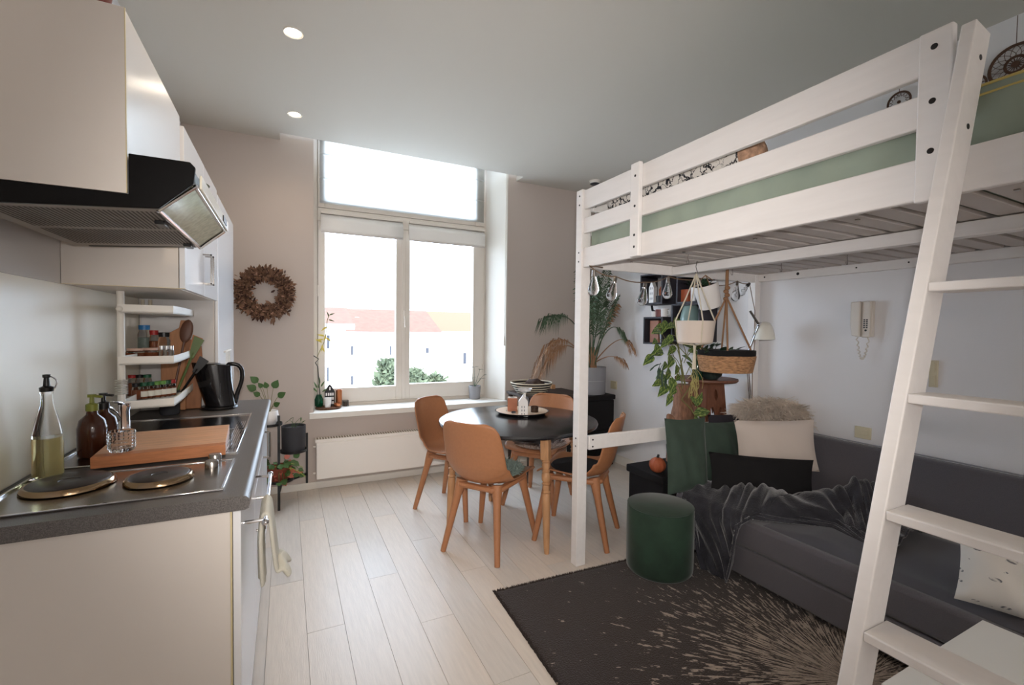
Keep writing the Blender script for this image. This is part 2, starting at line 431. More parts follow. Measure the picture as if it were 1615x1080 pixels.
# blind cord
c = P('y', 4.08, 799, 275); d = P('y', 4.08, 796, 545)
bc = thing('blind_cord', 'thin white blind cord hanging right of the window', 'cord', (c.x, 4.08, d.z))
G().tube([(c.x, 4.08, 2.92), (c.x-.004, 4.08, d.z+.09)], .0035, 6).obj('cord', FRAMEW, bc)
G().cyl((c.x-.004, 4.08, d.z+.09), (c.x-.004, 4.08, d.z), .006, .009, 10).obj('toggle', FRAMEW, bc)
# down lights; the two behind the viewer are unseen, added for lighting
for k, (x, y, lab) in enumerate(((.034, 2.586, 'recessed ceiling spotlight nearer the viewer'), (.054, 3.559, 'recessed ceiling spotlight nearer the window'), (.01, 1.61, 'recessed ceiling spotlight above the hob'), (1.5, -1.0, 'recessed ceiling spotlight added for lighting behind the viewer on the right'), (.1, -1.4, 'recessed ceiling spotlight added for lighting behind the viewer on the left'))):
    r = thing('ceiling_spotlight', lab or 'recessed ceiling spotlight outside the view', 'ceiling light', (x, y, ZC), group='ceiling spotlights')
    G().lathe([(.034, -.001), (.046, -.006), (.048, 0)], (x, y, ZC), 24).obj('trim_ring', SKIRT, r)
    G().lathe([(0, -.004), (.033, -.003), (.033, -.001), (0, -.001)], (x, y, ZC), 20).obj('bulb_face', MATS.get('spot_glow') or mat('spot_glow', (1, .9, .75, 1), emit=((1, .87, .7, 1), 45)), r)
    lamp('SPOT', 'spot_beam', (x, y, ZC-.02), 9 if k < 2 else (24 if k == 2 else 9), (1, .78, .56), (0, 0, 0), spot_size=2.5, spot_blend=.9, shadow_soft_size=.035)
# smoke detector
sp = P('z', ZC, 934, 291)
r = thing('smoke_detector', 'round white smoke detector on the ceiling above the far bed post', 'detector', (2.74, 3.72, ZC))
G().lathe([(0, -.035), (.035, -.035), (.05, -.022), (.055, 0)], (2.74, 3.72, ZC), 24).obj('body', SKIRT, r)
G().lathe([(.036, -.027), (.046, -.027), (.046, -.03), (.036, -.037)], (2.74, 3.72, ZC), 24).obj('vent_ring', DGREYC, r)
# radiator
r = thing('convector_heater', 'long white convector heater under the window sill', 'radiator', (.85, 4.05, .09))
g = G().box(.215, 1.50, 3.985, 4.075, .105, .405); g.obj('front_panel', RADI, r, bevel=.006)
g = G().box(.208, 1.507, 3.998, 4.09, .405, .43); g.obj('top_grille', RADI, r, bevel=.002)
g = G()
for k in range(60): g.box(.22+k*.0213, .232+k*.0213, 4.01, 4.075, .4295, .4315)
o = g.obj('grille_slots', mat('grille_shadow', S(150, 140, 128), .7), r, smooth=0); o['kind'] = 'stuff'
g = G().cyl((.195, 4.06, .36), (.215, 4.06, .36), .008, n=8); g.cyl((.195, 4.06, .14), (.215, 4.06, .14), .008, n=8); g.obj('end_bracket', RADI, r)

# ------------------------------------------------------------ outside
gr = struct('ground', G().box(-60, 60, 8, 80, -8.6, -8.5), GROUND)
def facade(name, label, x0, x1, y, dy, z0, z1, wins, roof):
    r = thing(name, label, 'building', ((x0+x1)/2, y, z0))
    G().box(x0, x1, y, y+dy, z0, z1).obj('wall', FACADE, r, smooth=0)
    for (a, b, c, d) in wins:
        w = G().box(a, b, y-.06, y+.02, c, d).obj('window', SKIRT, r, smooth=0)
        G().box(a+.01, b-.01, y-.08, y-.05, c+.02, d-.02).obj('pane', FACWIN, w, smooth=0)
    if roof:
        h, dp = roof[:2]
        G().prism([(y-.4, z1-.05), (y+dp, z1+h), (y+2*dp, z1-.05), (y+2*dp, z1-.2), (y-.4, z1-.2)], 'x', x0-.3, x1+.3).obj('roof', roof[2] if len(roof) > 2 else ROOFT, r, smooth=0)
        G().tube([(x0-.3, y-.45, z1-.08), (x1+.3, y-.45, z1-.08)], .12, 8).obj('gutter', ZINC, r)
    return r
def W_(y, *px): 
    o = []
    for (a, b, c, d) in px:
        p = P('y', y, a, d); q = P('y', y, b, c); o.append((p.x, q.x, p.z, q.z))
    return o
a = P('y', 30, 562, 524); b_ = P('y', 30, 760, 522); t = P('y', 34, 600, 488)
facade('apartment_block', 'white rendered apartment block with long orange tiled roof seen through the left sash', a.x-3, P('y', 30, 690, 522).x, 30, 8, -8.5, a.z,
       W_(30, (553, 557, 545, 560), (553, 557, 592, 607), (614, 617, 545, 560), (671, 676, 548, 557), (560, 566, 500, 500.5)) , (t.z-a.z, 4))
b2 = P('y', 36, 700, 523)
facade('apartment_block', 'white apartment block with paler orange roof seen through the right sash', P('y', 36, 640, 520).x, P('y', 36, 790, 520).x, 36, 8, -8.5, b2.z,
       W_(36, (668, 676, 588, 596), (690, 694, 598, 608), (730, 735, 556, 574)), (P('y', 41, 650, 490).z-b2.z, 5, ROOFT2))
c0 = P('y', 20, 480, 524); c1 = P('y', 20, 545, 508)
facade('apartment_block', 'nearer white house with gutter band and red roof at the left edge of the window', c0.x-2, P('y', 20, 545, 508).x, 20, 5, -8.5, P('y', 20, 530, 512).z,
       W_(20, (515, 520, 528, 550), (515, 519, 578, 602)), (P('y', 22, 520, 484).z-P('y', 20, 530, 512).z, 2.2))
bm_ = G().ell((0, 0, 0), (1, 1, 1), 10, 7, fn=lambda v: v*(1+.22*math.sin(v.x*9+v.y*7)*math.cos(v.z*8+v.y*5)))
lm = leaf_mesh('bush_leaf', BUSH, .6)
def tree(px, py, y, rad, h, lab):
    p = P('y', y, px, py); r = thing('tree', lab, 'tree', (p.x, y, -8.5), group='trees beyond the window')
    rnd = random.Random(int(px)); g = G(); g.cyl((p.x, y, -8.5), (p.x, y, p.z), .15, .07, 8); g.obj('trunk', BARK, r)
    g = G()
    for _ in range(1500):
        a = rnd.uniform(0, 2*PI); z = rnd.uniform(-1, 1); q = math.sqrt(rnd.random())*(1-z*.5)*.8
        c = Vector((p.x+math.cos(a)*q*rad, y+math.sin(a)*q*rad, p.z+z*h)); s = rnd.uniform(.12, .26)
        d1 = Vector((rnd.uniform(-1, 1), rnd.uniform(-1, 1), rnd.uniform(-1, 1)))*s; d2 = Vector((rnd.uniform(-1, 1), rnd.uniform(-1, 1), rnd.uniform(-1, 1)))*s
        g.add([c, c+d1, c+d1*.4+d2], [(0, 1, 2)])
    o = g.obj('foliage', BUSH, r, smooth=0); o['kind'] = 'stuff'
tree(612, 600, 16, .55, .65, 'green conical tree outside behind the left sash')
tree(656, 605, 16, .5, .4, 'low round green bush outside behind the right sash')
tree(686, 608, 17, .55, .3, 'loose pale bush outside right of the round bush')
# roof terrace railing
q0 = P('y', 14, 712, 609); q1 = P('y', 14, 745, 586)
r = thing('terrace_railing', 'roof terrace railing with pale awning outside the right sash', 'railing', (q0.x, 14, q0.z))
for k in range(5): G().cyl((q0.x+(q1.x-q0.x)*k/4, 14, q0.z-.4), (q0.x+(q1.x-q0.x)*k/4, 14, q0.z+.38), .025, n=6).obj('post', ZINC, r)
G().cyl((q0.x, 14, q0.z+.36), (q1.x, 14, q0.z+.36), .03, n=6).obj('rail', ZINC, r)
G().box(q0.x, q1.x+.3, 13.9, 14.6, q1.z-.12, q1.z+.03).obj('awning', mat('awning', S(210, 180, 160), .8), r, smooth=0)
G().box(q0.x-1, q1.x+2, 13.6, 16, q0.z-.6, q0.z-.4).obj('terrace_slab', FACADE, r, smooth=0)
# ------------------------------------------------------------ kitchen
KY0, KY1 = 1.384, 3.19; WT = .90; FX = -.088
# base cabinets
r = thing('base_cabinet', 'white kitchen base cabinet row under the grey worktop', 'cabinet', (-.4, 2.2, 0))
G().box(XL+.005, -.135, KY0+.015, KY1, .1, .862).obj('carcass', CAB, r, bevel=.002)
G().box(XL+.005, -.19, KY0+.03, KY1, .0, .1).obj('plinth', CAB, r)
G().box(-.135, -.131, KY0+.014, KY0+.018, .1, .862).obj('edge_band', CABEDGE, r)
ys = [KY0+.017, 1.99, 2.59, KY1-.002]
for k in range(3):
    d = G().box(-.13, -.111, ys[k]+.002, ys[k+1]-.002, .105, .70 if k == 1 else .857).obj('door', CABDOOR, r, bevel=.002)
    if k == 1: G().box(-.13, -.111, ys[k]+.002, ys[k+1]-.002, .704, .857).obj('drawer_front', CABDOOR, r, bevel=.002)
    if k == 0:
        g = G()
        for yy in (1.47, 1.90): g.cyl((-.111, yy, .795), (-.055, yy, .795), .005, n=8)
        g.cyl((-.055, 1.45, .795), (-.055, 1.92, .795), .006, n=10)
        g.ell((-.055, 1.45, .795), (.010, .010, .010), 12, 8); g.ell((-.055, 1.92, .795), (.010, .010, .010), 12, 8)
        g.obj('towel_rail', CHROME, r)
    else:
        g = G(); y0 = ys[k]+.08; zz = .66 if k == 1 else .80
        g.cyl((-.111, y0, zz), (-.082, y0, zz), .005, n=8); g.cyl((-.111, y0, zz-.13), (-.082, y0, zz-.13), .005, n=8); g.cyl((-.082, y0, zz), (-.082, y0, zz-.13), .006, n=8)
        g.obj('handle', STEEL, d)
# worktop (rounded front edge)
g = G(); pf = [(XL+.003, .862), (FX-.012, .862), (FX-.003, .866), (FX, .878), (FX-.002, .892), (FX-.010, .899), (FX-.018, .90), (XL+.003, .90)]
w = g.prism(pf, 'y', KY0, KY1).obj('worktop', STONE, smooth=50); tag(w, 'long grey speckled laminate kitchen worktop', 'worktop')
# towel
def towel(y0, y1, zb1, zb2, lab):
    r = thing('kitchen_towel', lab, 'towel', (-.055, (y0+y1)/2, .8))
    path = [(-.068, zb1), (-.070, .62), (-.072, .72), (-.066, .79), (-.056, .805), (-.046, .79), (-.040, .72), (-.03, .62), (-.012, zb2+.03), (.004, zb2)]
    def fn(u, v):
        i = min(len(path)-2, int(v*(len(path)-1))); f = v*(len(path)-1)-i
        x = path[i][0]*(1-f)+path[i+1][0]*f; z = path[i][1]*(1-f)+path[i+1][1]*f
        edge = abs(v-.5)*2
        return Vector((x+.007*math.sin(u*11)*edge, (y1-y0)*(u-.5)*(1-.2*edge)+(y0+y1)/2, z+.01*math.sin(u*7+v*5)*edge)) - Vector((0, 0, 0))
    G().grid(lambda u, v: fn(u, v), 10, 30).obj('cloth', TOWEL, r, solid=.012, sub=1, smooth=80)
towel(1.49, 1.66, .575, .60, 'cream terry towel draped over the chrome rail of the kitchen cabinet')
# upper cabinets
UX = -.358
def upper(y0, y1, z0, z1, doors, name, lab, front=UX):
    r = thing(name, lab, 'cabinet', (-.52, (y0+y1)/2, z0), group=None)
    G().box(XL+.004, front-.001, y0, y1, z0, z1).obj('carcass', CAB, r, bevel=.0015)
    n = len(doors)
    for (a, b, hd) in doors:
        d = G().box(front+.001, front+.019, a+.002, b-.002, z0, z1).obj('door', CABDOOR, r, bevel=.002)
        if hd is not None:
            g = G(); h0, h1 = z0+.055, z0+.185
            for z in (h0, h1): g.bar((front+.019, hd, z), (front+.054, hd, z), .010, .006)
            g.bar((front+.051, hd, h0-.004), (front+.051, hd, h1+.004), .010, .006, up=(1, 0, 0)); g.obj('handle', STEEL, d)
    G().box(XL+.004, front+.02, y0-.0008, y0-.0001, z0, z0+.002).obj('edge_band', CABEDGE, r)
    return r
u1 = upper(KY0, 1.998, 1.662, 2.092, [(KY0, 1.998, None)], 'wall_cabinet', 'white wall cabinet above the cooker hood, nearest to the viewer')
G().box(XL+.004, -.3395, KY0-.004, KY0-.0009, 1.6615, 2.0925).obj('end_panel', CAB, u1)
G().box(-.3395, -.338, KY0-.004, KY0+.001, 1.662, 2.092).obj('edge_band', CABEDGE, u1)
u2 = upper(2.066, 2.955, 1.486, 2.086, [(2.066, 2.51, 2.475), (2.51, 2.955, 2.545)], 'wall_cabinet', 'white wall cabinet with two steel handles beyond the cooker hood')
r = thing('tall_cabinet', 'tall white cabinet at the far end of the worktop', 'cabinet', (-.5, 3.35, 0))
g = G().box(XL+.004, UX+.001, 2.975, 3.80, .902, 2.075); g.box(XL+.004, UX+.001, KY1+.006, 3.80, .0, .902); g.obj('carcass', CAB, r, bevel=.003)
G().box(UX+.001, UX+.020, 2.975, 3.80, .93, 2.075).obj('door', CABDOOR, r, bevel=.012, seg=4)
G().box(XL+.012, UX-.002, 2.967, 2.976, .903, 1.486).obj('side_panel', PANELG, r)
# wire rack on the tall cabinet
a = P('x', UX+.03, 356, 570)
r = thing('wire_rack', 'small white wire rack hanging at the tall cabinet above the kettle', 'rack', (UX+.04, a.y, a.z))
g = G()
for k in range(5): g.tube([(UX+.03, a.y+.02+.05*k, a.z-.06), (UX+.03, a.y+.02+.05*k, a.z+.06)], .0022, 6)
g.tube([(UX+.03, a.y-.02, a.z+.06), (UX+.03, a.y+.26, a.z+.06)], .006, 6); g.obj('wires', SKIRT, r)
G().box(UX+.02, UX+.03, a.y+.0, a.y+.24, a.z+.055, a.z+.063).obj('back_strip', SKIRT, r)
# splash panels
struct('trim_5', G().box(XL, XL+.004, KY0+.0, 2.97, .902, 1.486), SPLASH)['label'] = 'cream splash wall above the worktop'
struct('trim_6', G().box(XL, XL+.004, KY0+.0, 2.065, 1.487, 1.66), PANELG)['label'] = 'glossy grey wall strip under the hood'
# cooker hood
r = thing('cooker_hood', 'black slimline cooker hood with lit grey filter underside', 'cooker hood', (-.45, 1.69, 1.6))
hy0, hy1 = 1.384, 2.0
prof = [(XL+.10, 1.610), (-.279, 1.634), (-.208, 1.704), (-.204, 1.745), (-.215, 1.757), (-.336, 1.757), (-.336, 1.661), (XL+.1, 1.661)]
G().prism(prof, 'y', hy0, hy0+.012).obj('side_panel', HOODB, r, bevel=.002)
G().prism(prof, 'y', hy1-.012, hy1).obj('side_panel', HOODB, r, bevel=.002)
G().prism([(-.336, 1.70), (-.218, 1.70), (-.210, 1.742), (-.216, 1.754), (-.336, 1.754)], 'y', hy0+.012, hy1-.012).obj('body', HOODB, r)
# underside plate
def hz(x): return 1.612+(x+.59)*(.023/.311)
pl = G(); x0, x1 = XL+.06, -.28
pl.add([(x0, hy0+.01, hz(x0)), (x1, hy0+.01, hz(x1)), (x1, hy1, hz(x1)), (x0, hy1, hz(x0)), (x0, hy0+.01, hz(x0)+.012), (x1, hy0+.01, hz(x1)+.012), (x1, hy1, hz(x1)+.012), (x0, hy1, hz(x0)+.012)],
       [(0, 1, 2, 3), (7, 6, 5, 4), (0, 4, 5, 1), (1, 5, 6, 2), (2, 6, 7, 3), (3, 7, 4, 0)]); pl.obj('filter_plate', HOODG, r, smooth=0)
g = G()
for ya, yb_ in ((hy0+.04, hy0+.27), (hy0+.30, hy0+.55)):
    for k in range(34):
        a = -.60+k*.0092; b = a+.0042
        g.add([(a, ya, hz(a)-.0012), (b, ya, hz(b)-.0012), (b, yb_, hz(b)-.0012), (a, yb_, hz(a)-.0012)], [(0, 1, 2, 3)])
o = g.obj('filter_slots', SLOT, r, smooth=0); o['kind'] = 'stuff'
for y in (1.56, 1.94): G().box(-.318, -.296, y-.03, y+.03, 1.622, 1.633).obj('latch', BLACKP, r, bevel=.002)
n_ = Vector((.07, 0, -.071)).normalized()
lz = G(); e0 = Vector((-.283, 0, 1.636)); e1 = Vector((-.209, 0, 1.702))
lz.add([(e0.x, hy0+.03, e0.z), (e1.x, hy0+.03, e1.z), (e1.x, hy1-.005, e1.z), (e0.x, hy1-.005, e0.z),
        (e0.x-.02, hy0+.03, e0.z+.02), (e1.x-.02, hy0+.03, e1.z+.02), (e1.x-.02, hy1-.005, e1.z+.02), (e0.x-.02, hy1-.005, e0.z+.02)],
       [(0, 1, 2, 3), (7, 6, 5, 4), (0, 4, 5, 1), (1, 5, 6, 2), (2, 6, 7, 3), (3, 7, 4, 0)])
le = lz.obj('lamp_lens', LENS, r, smooth=0, bevel=.003)
# the near face of the lens box: bright visor end
g = G(); g.tube([(e0.x, hy0+.02, e0.z-.004), (e0.x, hy1, e0.z-.004)], .005, 8); g.tube([(e1.x+.003, hy0+.02, e1.z), (e1.x+.003, hy1, e1.z)], .006, 8); g.tube([(e0.x, hy1, e0.z-.004), (e1.x+.003, hy1, e1.z)], .006, 8); g.tube([(e0.x, hy0+.02, e0.z-.004), (e1.x+.003, hy0+.02, e1.z)], .004, 8)
g.obj('chrome_edge', CHROME, r)
G().box(-.2, -.194, hy0+.03, hy1, 1.700, 1.735).obj('front_strip', mat('hood_cream_strip', S(222, 214, 196), .3), r, bevel=.002)
G().box(-.1945, -.191, 1.84, 1.93, 1.708, 1.728).obj('switch', BLACKP, r)
# green glass lid-like dish on the hood
r = thing('green_dish', 'small olive green lidded dish lying on top of the cooker hood', 'dish', (-.27, 1.6, 1.757))
G().lathe([(0, 0), (.05, 0), (.062, .006), (.05, .016), (.02, .022), (0, .023)], (-.265, 1.62, 1.7575), 28).obj('lid', mat('olive_glaze', S(70, 78, 40), .3), r)
G().lathe([(.008, .02), (.010, .03), (.013, .045), (.012, .058), (0, .06)], (-.265, 1.62, 1.7575), 14).obj('knob', MATS['olive_glaze'], r)
G().lathe([(0, 0), (.05, 0), (.06, .06), (.055, .14), (0, .14)], (-.44, 1.45, 2.0925), 20).obj('vase', mat('dark_red_glaze', S(96, 30, 20), .6))
tag(bpy.data.objects['vase'], 'dark red vessel standing on top of the near wall cabinet', 'vessel')

# hob
ZH = .902
h0 = P('z', .905, 352, 771); h1 = P('z', .905, 371, 724)
hx1 = (h0.x+h1.x)/2; hya, hyb = h0.y, h1.y
r = thing('hob', 'steel electric hob with two cast iron plates', 'hob', (-.4, 1.6, ZH))
G().box(-.655, hx1, hya, hyb, WT, ZH+.002).obj('steel_plate', STEEL, r, bevel=.001)
g = G(); g.box(hx1-.006, hx1+.001, hya, hyb, ZH, ZH+.008); g.box(-.66, -.652, hya, hyb, ZH, ZH+.008); g.box(-.655, hx1, hya-.003, hya+.003, ZH, ZH+.005); g.box(-.655, hx1, hyb-.003, hyb+.003, ZH, ZH+.005)
g.obj('raised_rim', CHROME, r, bevel=.0015)
for (px, py, lab) in ((110, 758, 'larger hot plate nearest the wall'), (252, 748, 'smaller hot plate nearest the worktop edge')):
    c = P('z', .92, px, py); lft = P('z', .92, px-(80 if px < 200 else 60), py)
    R = .088 if px < 200 else .072
    o = G().lathe([(0, .016), (R*.25, .0165), (R*.27, .0185), (R-.004, .0185), (R-.001, .016)], (c.x, c.y, ZH+.002), 48).obj('hot_plate', PLATE, r); o['label'] = lab
    G().lathe([(R-.001, .016), (R+.004, .0165), (R+.010, .010), (R+.011, .003), (R+.005, 0)], (c.x, c.y, ZH+.002), 48).obj('metal_ring', BRASSY, o)
for (px, py) in ((334, 738), (339, 727)):
    c = P('z', .905, px, py)
    o = G().lathe([(.019, 0), (.0185, .022), (.016, .026), (0, .026)], (c.x, c.y, ZH+.002), 24).obj('control_knob', STEEL, r)
# sink under the board
s0 = P('z', .905, 373, 713); s1 = P('z', .905, 398, 652)
r = thing('sink', 'stainless steel inset sink with drainer behind the hob', 'sink', (-.4, 2.2, ZH))
sx1 = s0.x; sya, syb = s0.y, s1.y
G().box(-.655, sx1, sya, syb, WT, ZH+.001).obj('steel_sheet', STEEL, r)
g = G(); g.box(sx1-.007, sx1+.001, sya, syb, ZH, ZH+.007); g.box(-.66, -.652, sya, syb, ZH, ZH+.007); g.box(-.655, sx1, sya-.003, sya+.003, ZH, ZH+.005); g.box(-.655, sx1, syb-.003, syb+.003, ZH, ZH+.005)
g.obj('raised_rim', CHROME, r, bevel=.0015)
g = G().box(-.50, -.16, syb-.36, syb-.06, ZH+.001, ZH+.003); g.obj('basin', mat('dark_basin', S(70, 74, 82), .2, .9), r, bevel=.001)
g = G()
for k in range(5): g.box(sx1-.012-.007*k-.003, sx1-.012-.007*k, sya+.03, syb-.2, ZH+.001, ZH+.004)
g.obj('drainer_ribs', CHROME, r)
# cutting board
zb = .944
c = [P('z', zb, 142, 722), P('z', zb, 355.5, 701), P('z', zb, 371, 668.5), P('z', zb, 213, 679)]
g = G(); bl_ = [Vector((v.x, v.y)) for v in c]; n0 = len(bl_)
# make it a true rectangle through its near edge
e = (bl_[1]-bl_[0]); wd = e.length; e.normalize(); nrm = Vector((-e.y, e.x)); dep = (bl_[2]-bl_[1]).dot(nrm)
r = thing('cutting_board', 'thick bamboo cutting board lying across the sink', 'cutting board', (bl_[0].x, bl_[0].y, .912))
pp = [bl_[0], bl_[1], bl_[1]+nrm*dep, bl_[0]+nrm*dep]
ns_ = 9
for k in range(ns_):
    a_ = pp[0]+nrm*dep*k/ns_; b_ = a_+nrm*dep/ns_*.995
    q = [a_, a_+e*wd, b_+e*wd, b_]
    G().prism([(v.x, v.y) for v in q], 'z', .909, zb).obj('strip', BAMBOO if k else BAMBOOE, r, smooth=0, bevel=.0008, seg=1)
# tumbler of textured glass
t0 = P('z', zb, 192, 711)
r = thing('textured_tumbler', 'cut glass tumbler standing on the bamboo board', 'glass', (t0.x, t0.y, zb))
g = G(); H_ = .066; R_ = .033; prof = [(0, .001), (R_-.004, .001), (R_, .006)]
for k in range(10): prof.append((R_+.001+(.0016 if k % 2 else 0), .01+k*.0055))
prof += [(R_+.001, H_), (R_-.002, H_), (R_-.003, .012), (0, .010)]
n = 36
g.lathe(prof, t0+Vector((0, 0, .0)), n)
for i, v in enumerate(g.v):
    a = (i % n); d = Vector((v[0]-t0.x, v[1]-t0.y, 0))
    if d.length > R_-.001: 
        s = 1+.03*(a % 2); g.v[i] = (t0.x+d.x*s, t0.y+d.y*s, v[2])
g.obj('glass_body', PLGLASS, r, smooth=0)
# tap
tp = P('z', .905, 195, 690); tp = Vector((-.60, P('x', -.60, 193, 665).y, .902))
tc = P('x', -.585, 193, 655)
r = thing('mixer_tap', 'chrome mixer tap with curved spout behind the tumbler', 'tap', (tc.x, tc.y, .903))
b0 = Vector((tc.x, tc.y, .903)); 
zt = P('y', tc.y, 193, 636).z
G().lathe([(.030, 0), (.026, .01), (.024, zt-.903-.03), (.027, zt-.903-.02), (.027, zt-.903-.002), (.0, zt-.903)], b0, 28).obj('body', CHROME, r)
sp0 = Vector((tc.x, tc.y, zt-.09))
e_ = P('y', tc.y-.14, 150, 652)
pts = bez(sp0, sp0+Vector((-.02, -.05, .11)), e_+Vector((0, 0, .012)), 12)+[e_+Vector((0, -.004, -.012))]
pts = [p for p in pts]
G().tube(pts, .011, 14).obj('spout', CHROME, r)
G().cyl(pts[-1], pts[-1]+Vector((0, 0, -.025)), .015, .013, 16).obj('aerator', CHROME, r)
G().bar(b0+Vector((0, 0, zt-.903)), b0+Vector((-.02, -.05, zt-.903+.015)), .02, .008).obj('lever', CHROME, r, bevel=.003)
# oil bottle
ob = P('z', .905, 76, 752)
def glassbottle(name, lab, cat, base, prof, m, liquid=None, n=28):
    r = thing(name, lab, cat, base); G().lathe(prof, base, n).obj('glass_body', m, r)
    return r
zt_ = P('y', ob.y, 72, 615).z
hb = zt_-ob.z
r = glassbottle('oil_bottle', 'clear swing bottle of pale oil with black pourer by the hob', 'bottle', ob,
    [(0, .002), (.030, .002), (.034, .008), (.034, hb*.40), (.0325, hb*.50), (.024, hb*.68), (.014, hb*.84), (.0125, hb*.95), (.0145, hb*.96), (.0145, hb), (.010, hb)], PLGLASS)
G().lathe([(0, .004), (.0325, .006), (.0325, hb*.46), (0, hb*.46)], ob, 28).obj('oil', OIL, r)
G().lathe([(.015, hb-.004), (.016, hb+.008), (.008, hb+.012), (.006, hb+.035), (.0085, hb+.037), (.0085, hb+.045), (0, hb+.046)], ob, 18).obj('pourer', BLACKP, r)
G().tube(bez(ob+Vector((.014, 0, hb)), ob+Vector((.034, 0, hb+.03)), ob+Vector((.006, 0, hb+.04)), 8), .0018, 6).obj('wire_clip', CHROME, r)
# amber pump bottles
OLV = mat('olive_cap', S(118, 122, 44), .4)
for (px, py, top, cap, lab) in ((146, 702, 622, OLV, 'amber pump bottle with olive green cap behind the tap'), (164, 698, 620, BLACKP, 'amber pump bottle with black pump behind the tap')):
    yb = 2.0 if cap is OLV else 2.06
    b0 = P('y', yb, px, py); b0.z = .9045; zt = P('y', yb, px, top).z; h = zt-.904-.055
    r = glassbottle('pump_bottle', lab, 'bottle', b0, [(0, 0), (.036, 0), (.040, .006), (.040, h*.62), (.034, h*.8), (.016, h*.92), (.014, h), (0, h)], AMBER)
    r['group'] = 'amber pump bottles by the tap'
    G().lathe([(.017, 0), (.017, .022), (.007, .026), (.006, .045), (.012, .046), (.012, .055), (0, .056)], b0+Vector((0, 0, h)), 16).obj('pump', cap, r)
    G().bar(b0+Vector((0, 0, h+.05)), b0+Vector((.03, -.01, h+.047)), .010, .008).obj('nozzle', cap, r, bevel=.002)

# corner shelf rack on a pole
pl_ = P('x', XL+.09, 191, 560)
py_ = pl_.y; pxx = XL+.09
r = thing('corner_shelf_rack', 'white three tier corner shelf rack on a pole by the end panel', 'rack', (pxx, py_, .903))
G().cyl((pxx, py_, .903), (pxx, py_, 1.485), .013, n=18).obj('pole', SKIRT, r)
g = G(); kz = P('y', py_, 190, 487).z; g.ell((pxx, py_-.016, kz), (.012, .012, .012), 12, 8); g.obj('clamp_knob', SKIRT, r)
tiers = []
for (pt, pb) in ((480, 497), (562, 575), (632, 647)):
    zt = P('y', py_, 200, pt).z; zb_ = P('y', py_, 200, pb).z
    zt, zb_ = max(zt, zb_), min(zt, zb_); tiers.append(zt)
    x1 = P('y', py_+.06, 278, pt).x
    # tray: five sided plan, open top with rim
    poly = [(pxx-.005, py_-.02), (pxx+.17, py_+.02), (x1, py_+.13), (x1-.02, 2.955), (pxx-.005, 2.955)]
    tr = G().prism(poly, 'z', zt-.034, zt-.028).obj('tray', SKIRT, r, smooth=0)
    g = G(); m_ = len(poly)
    for i in range(m_):
        a = Vector((*poly[i], 0)); b = Vector((*poly[(i+1) % m_], 0)); d = (b-a).normalized(); nn = Vector((-d.y, d.x, 0))*.004
        g.add([a+Vector((0, 0, zt-.034)), b+Vector((0, 0, zt-.034)), b+Vector((0, 0, zt)), a+Vector((0, 0, zt)), a+nn+Vector((0, 0, zt-.034)), b+nn+Vector((0, 0, zt-.034)), b+nn+Vector((0, 0, zt)), a+nn+Vector((0, 0, zt))],
              [(0, 1, 2, 3), (7, 6, 5, 4), (3, 2, 6, 7), (0, 4, 5, 1), (0, 3, 7, 4), (1, 5, 6, 2)])
    g.obj('rim', SKIRT, tr, smooth=0)
TZ = [t-.0275 for t in tiers]
def jar(name, lab, cat, x, y, z, rad, h, body, cap, caph=.014, fill=None, group='jars on the corner rack', label_paper=False):
    r = thing(name, lab, cat, (x, y, z), group=group); b0 = Vector((x, y, z))
    G().lathe([(0, 0), (rad*.95, 0), (rad, .004), (rad, h*.82), (rad*.82, h*.92), (rad*.8, h)], b0, 18).obj('jar_body', body, r)
    if fill: G().lathe([(0, .003), (rad*.9, .003), (rad*.9, h*.7), (0, h*.7)], b0, 14).obj('contents', fill, r)
    if label_paper: G().lathe([(rad+.0006, h*.2), (rad+.0006, h*.6)], b0, 18).obj('paper_label', PAPER, r)
    if cap: G().lathe([(rad*.86, h-.002), (rad*.88, h+caph), (0, h+caph+.001)], b0, 18).obj('lid', cap, r)
    return r
def on_tier(k, px, y):
    p = P('y', y, px, 560); return p.x, y, TZ[k]
lids = [BLACKP, DGREEN, DGREEN, LGREEN, LGREEN, DGREEN, RED]
for i, px in enumerate((214, 226, 237, 247, 256, 264, 271)):
    y = 2.57+i*.018
    x, y, z = on_tier(2, px, y)
    lid = lids[i]
    jar('spice_jar', ['brown jar with black lid, first from the left at the front of the bottom shelf', 'dark green lidded jar, second in the front row of the bottom shelf', 'dark green lidded jar, third in the front row of the bottom shelf', 'light green lidded jar, fourth in the front row of the bottom shelf', 'light green lidded jar, fifth in the front row of the bottom shelf', 'dark green lidded jar, sixth in the front row of the bottom shelf', 'red lidded jar at the right end of the bottom shelf'][i], 'jar', x, y, z, .0165, .062, PLGLASS, lid, .014, SPICE, 'spice jars on the bottom rack shelf', i > 0)
for i, px in enumerate((208, 220, 232)):
    x, y, z = on_tier(2, px, 2.72)
    jar('spice_jar', ['red lidded jar at the back left of the bottom rack shelf', 'black lidded jar in the back row of the bottom rack shelf', 'green lidded jar in the back row of the bottom rack shelf'][i], 'jar', x, y, z, .018, .088, PLGLASS, [RED, BLACKP, DGREEN][i], .012, SPICE, 'spice jars on the bottom rack shelf')
